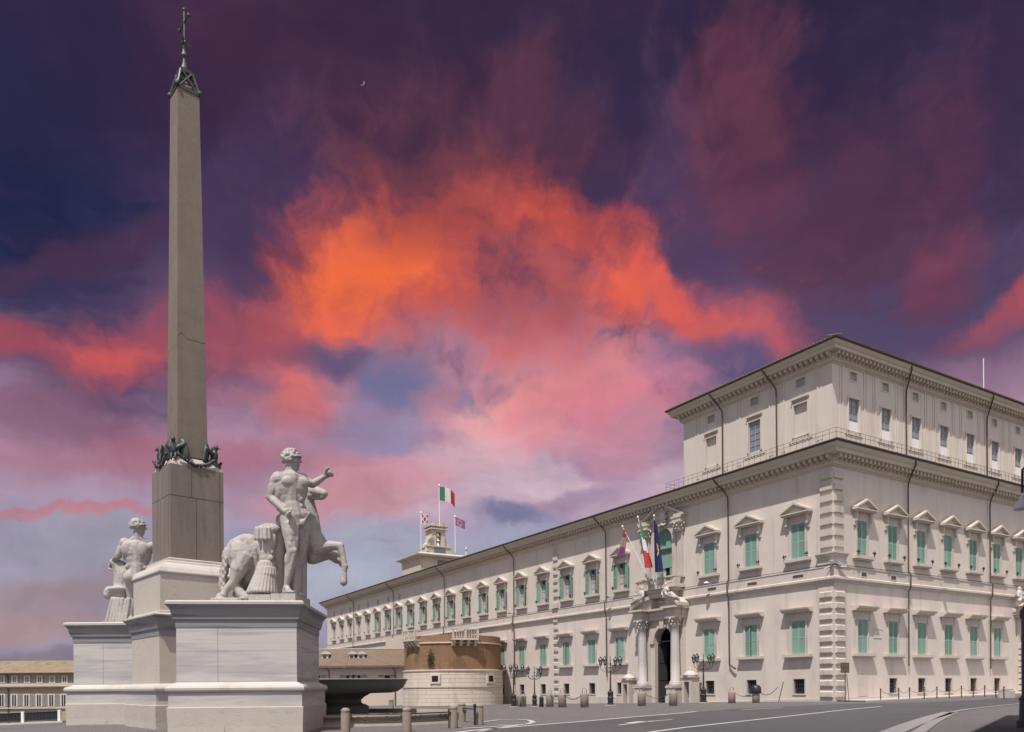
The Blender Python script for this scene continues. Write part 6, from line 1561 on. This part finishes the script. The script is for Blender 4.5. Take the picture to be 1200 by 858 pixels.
# ------------------------------------------------------------------ street lamps
def lantern(b, c, s=1.0, gi=1, mi=0):
    x, y, z = c; b.cur = gi
    for k in range(6):
        a0, a1 = k*math.pi/3, (k+1)*math.pi/3
        b.poly([(x+.13*s*math.cos(a0), y+.13*s*math.sin(a0), z), (x+.13*s*math.cos(a1), y+.13*s*math.sin(a1), z), (x+.24*s*math.cos(a1), y+.24*s*math.sin(a1), z+.52*s), (x+.24*s*math.cos(a0), y+.24*s*math.sin(a0), z+.52*s)])
    b.cur = mi
    for k in range(6): a0 = k*math.pi/3; b.tube([(x+.135*s*math.cos(a0), y+.135*s*math.sin(a0), z), (x+.245*s*math.cos(a0), y+.245*s*math.sin(a0), z+.52*s)], .016*s, 4)
    b.lathe([(.05, -.14), (.15, -.02), (.15, .0)], (x, y, z), 6); b.lathe([(.30*s, .52*s), (.27*s, .56*s), (.16*s, .72*s), (.08*s, .78*s), (.09*s, .84*s), (.03*s, .92*s), (.0, .98*s)], (x, y, z), 8)
def candelabra(label, base, h, rz, ht=0):
    t_ = thing('street_lamp', label, 'street lamp', base, rz, 'four-armed street lamps before the palace')
    s = h/5.3
    b = MB(); b.lathe([(.55, -.2), (.55, .06), (.50, .07)], seg=8); b.build('foot', M['travertine'], t_)
    b = MB(); b.lathe([(.34, .06), (.36, .18), (.28, .24), (.30, .75), (.34, .80), (.26, .90), (.30, 1.35), (.24, 1.42), (.12, 1.5), (.13, 1.6), (.085, 1.75), (.06, 3.4), (.09, 3.46), (.09, 3.56), (.05, 3.62), (.045, 4.15), (.09, 4.2), (.08, 4.32), (.04, 4.4), (.035, 4.9), (.0, 5.15)], seg=12)
    b.build('post', M['iron'], t_)
    for k in range(4):
        a = k*math.pi/2; d = Vector((math.cos(a), math.sin(a), 0)); b = MB()
        b.tube([d*.05+Vector((0, 0, 3.5)), d*.35+Vector((0, 0, 3.36)), d*.72+Vector((0, 0, 3.5)), d*.98+Vector((0, 0, 3.62)), d*1.12+Vector((0, 0, 3.86)), d*1.12+Vector((0, 0, 4.1))], .03, 6)
        b.tube([d*.06+Vector((0, 0, 3.8)), d*.3+Vector((0, 0, 3.9)), d*.45+Vector((0, 0, 3.7)), d*.35+Vector((0, 0, 3.58))], .025, 5)
        ar = b.build('arm', M['iron'], t_)
        b = MB(); lantern(b, d*1.12+Vector((0, 0, 4.2)), .92); b.build('lantern', [M['iron'], M['lampglass']], ar)
    t_.scale = (s, s, s); return t_
for px, py, ptop, rz, lab in ((824.5, 823.8, 763, .75, 'four-armed black street lamp right of the portal'), (715.5, 826.8, 766, .95, 'four-armed black street lamp left of the portal'), (626.5, 828, 778.5, .8, 'shorter looking four-armed black street lamp second from the bastion'), (602, 828.6, 775.5, .3, 'four-armed black street lamp nearest the round bastion')):
    p = ground(px, py); h = (py-ptop)/900*p.y; candelabra(lab, p, h, rz)
# tall lamp at the right edge, in the shade of the neighbouring building
p = ground(1210, 853)
tl_ = thing('tall_street_lamp', 'tall dark lamp post with a bell-shaped white shade at the right edge', 'street lamp', p)
b = MB(); b.lathe([(.50, -.2), (.50, .25), (.42, .3), (.40, 1.0), (.44, 1.05), (.33, 1.2), (.33, 4.0), (.38, 4.1), (.38, 4.3), (.26, 4.5), (.18, 5.0), (.26, 5.1), (.15, 5.3), (.12, 8.2), (.18, 8.3), (.12, 8.5), (.08, 10.2), (.15, 10.3), (.08, 10.6), (0, 11.0)], seg=20); b.build('post', M['darkpaint'], tl_)
gl = at(1198, 592, p.y)-p
b = MB(); b.tube([(0, 0, gl.z+1.1), (gl.x*.5, 0, gl.z+1.5), (gl.x*.95, 0, gl.z+1.3), (gl.x, 0, gl.z+.45)], .045, 7); b.tube([(0, 0, gl.z-.3), (gl.x*.5, 0, gl.z+.1), (gl.x*.6, 0, gl.z+.6), (0, 0, gl.z+.9)], .03, 6); arm = b.build('arm', M['darkpaint'], tl_)
b = MB(); b.lathe([(.05, .36), (.08, .30), (.10, .22), (.20, .10), (.27, -.03), (.30, -.13), (.28, -.15), (.0, -.11)], (gl.x, 0, gl.z), 16); b.build('shade', M['whitepaint'], arm, True)
# sign at the palace corner
p = ground(990.5, 822.6); sg = thing('sign_post', 'rusty sign post with a small dark board beside the palace corner', 'sign', p, TH-.3)
b = MB(); b.tube([(0, 0, -.2), (0, 0, 3.75)], .045, 8); b.build('post', M['gutter'], sg)
b = MB(); b.box(-.45, .45, -.03, .03, 2.75, 3.7); b.cur = 1; b.box(-.40, .40, -.036, -.031, 3.25, 3.62); b.box(-.40, .40, -.036, -.031, 2.82, 3.18); b.build('board', [M['gutter'], M['bark']], sg)
b = MB(); b.tube([(.35, -.1, 0), (.15, -.05, 2.6)], .03, 6); b.build('brace', M['gutter'], sg)
# small block at the foot of the archway
p = ground(1180, 815.2); b = MB(); b.bblock(-.6, .6, -.5, .5, -.2, .75, .08); b.box(-.45, .45, -.4, .45, .76, .9); o = b.build('stone_block', M['travertine']); o.location = p; o.rotation_euler = (0, 0, TH); tag(o, 'low pale stone block at the foot of the archway pier', 'block')

# ------------------------------------------------------------------ palazzo on the near right, whose shade falls on the pavement
q0, q1 = Vector((12.1, 16.8)), Vector((21.0, 28.9)); dn = (q1-q0); Lb = dn.length; ang = math.atan2(dn.y, dn.x)
nb = thing('near_palazzo', 'plain cream palazzo on the near right shading the pavement', 'building', (q0.x, q0.y, 0), ang)
b = MB(); b.box(-6, Lb, -14, 0, -1, 21.0); b.build('wall', M['cream'], nb)
b = MB(); b.sweep([(-6, 0), (Lb, 0), (Lb, -14), (-6, -14)], [(.0, 20.2), (.2, 20.25), (.45, 20.7), (.55, 21.0), (.55, 21.1), (-2, 21.5)], True, -1); b.build('cornice', M['trim'], nb)
for k in range(3):
    for z in (5.0, 10.5):
        f = put('window', me['gframeR'], nb, (2.5+5*k, 0, z), math.pi); put('pane', me['gpaneR'], f)
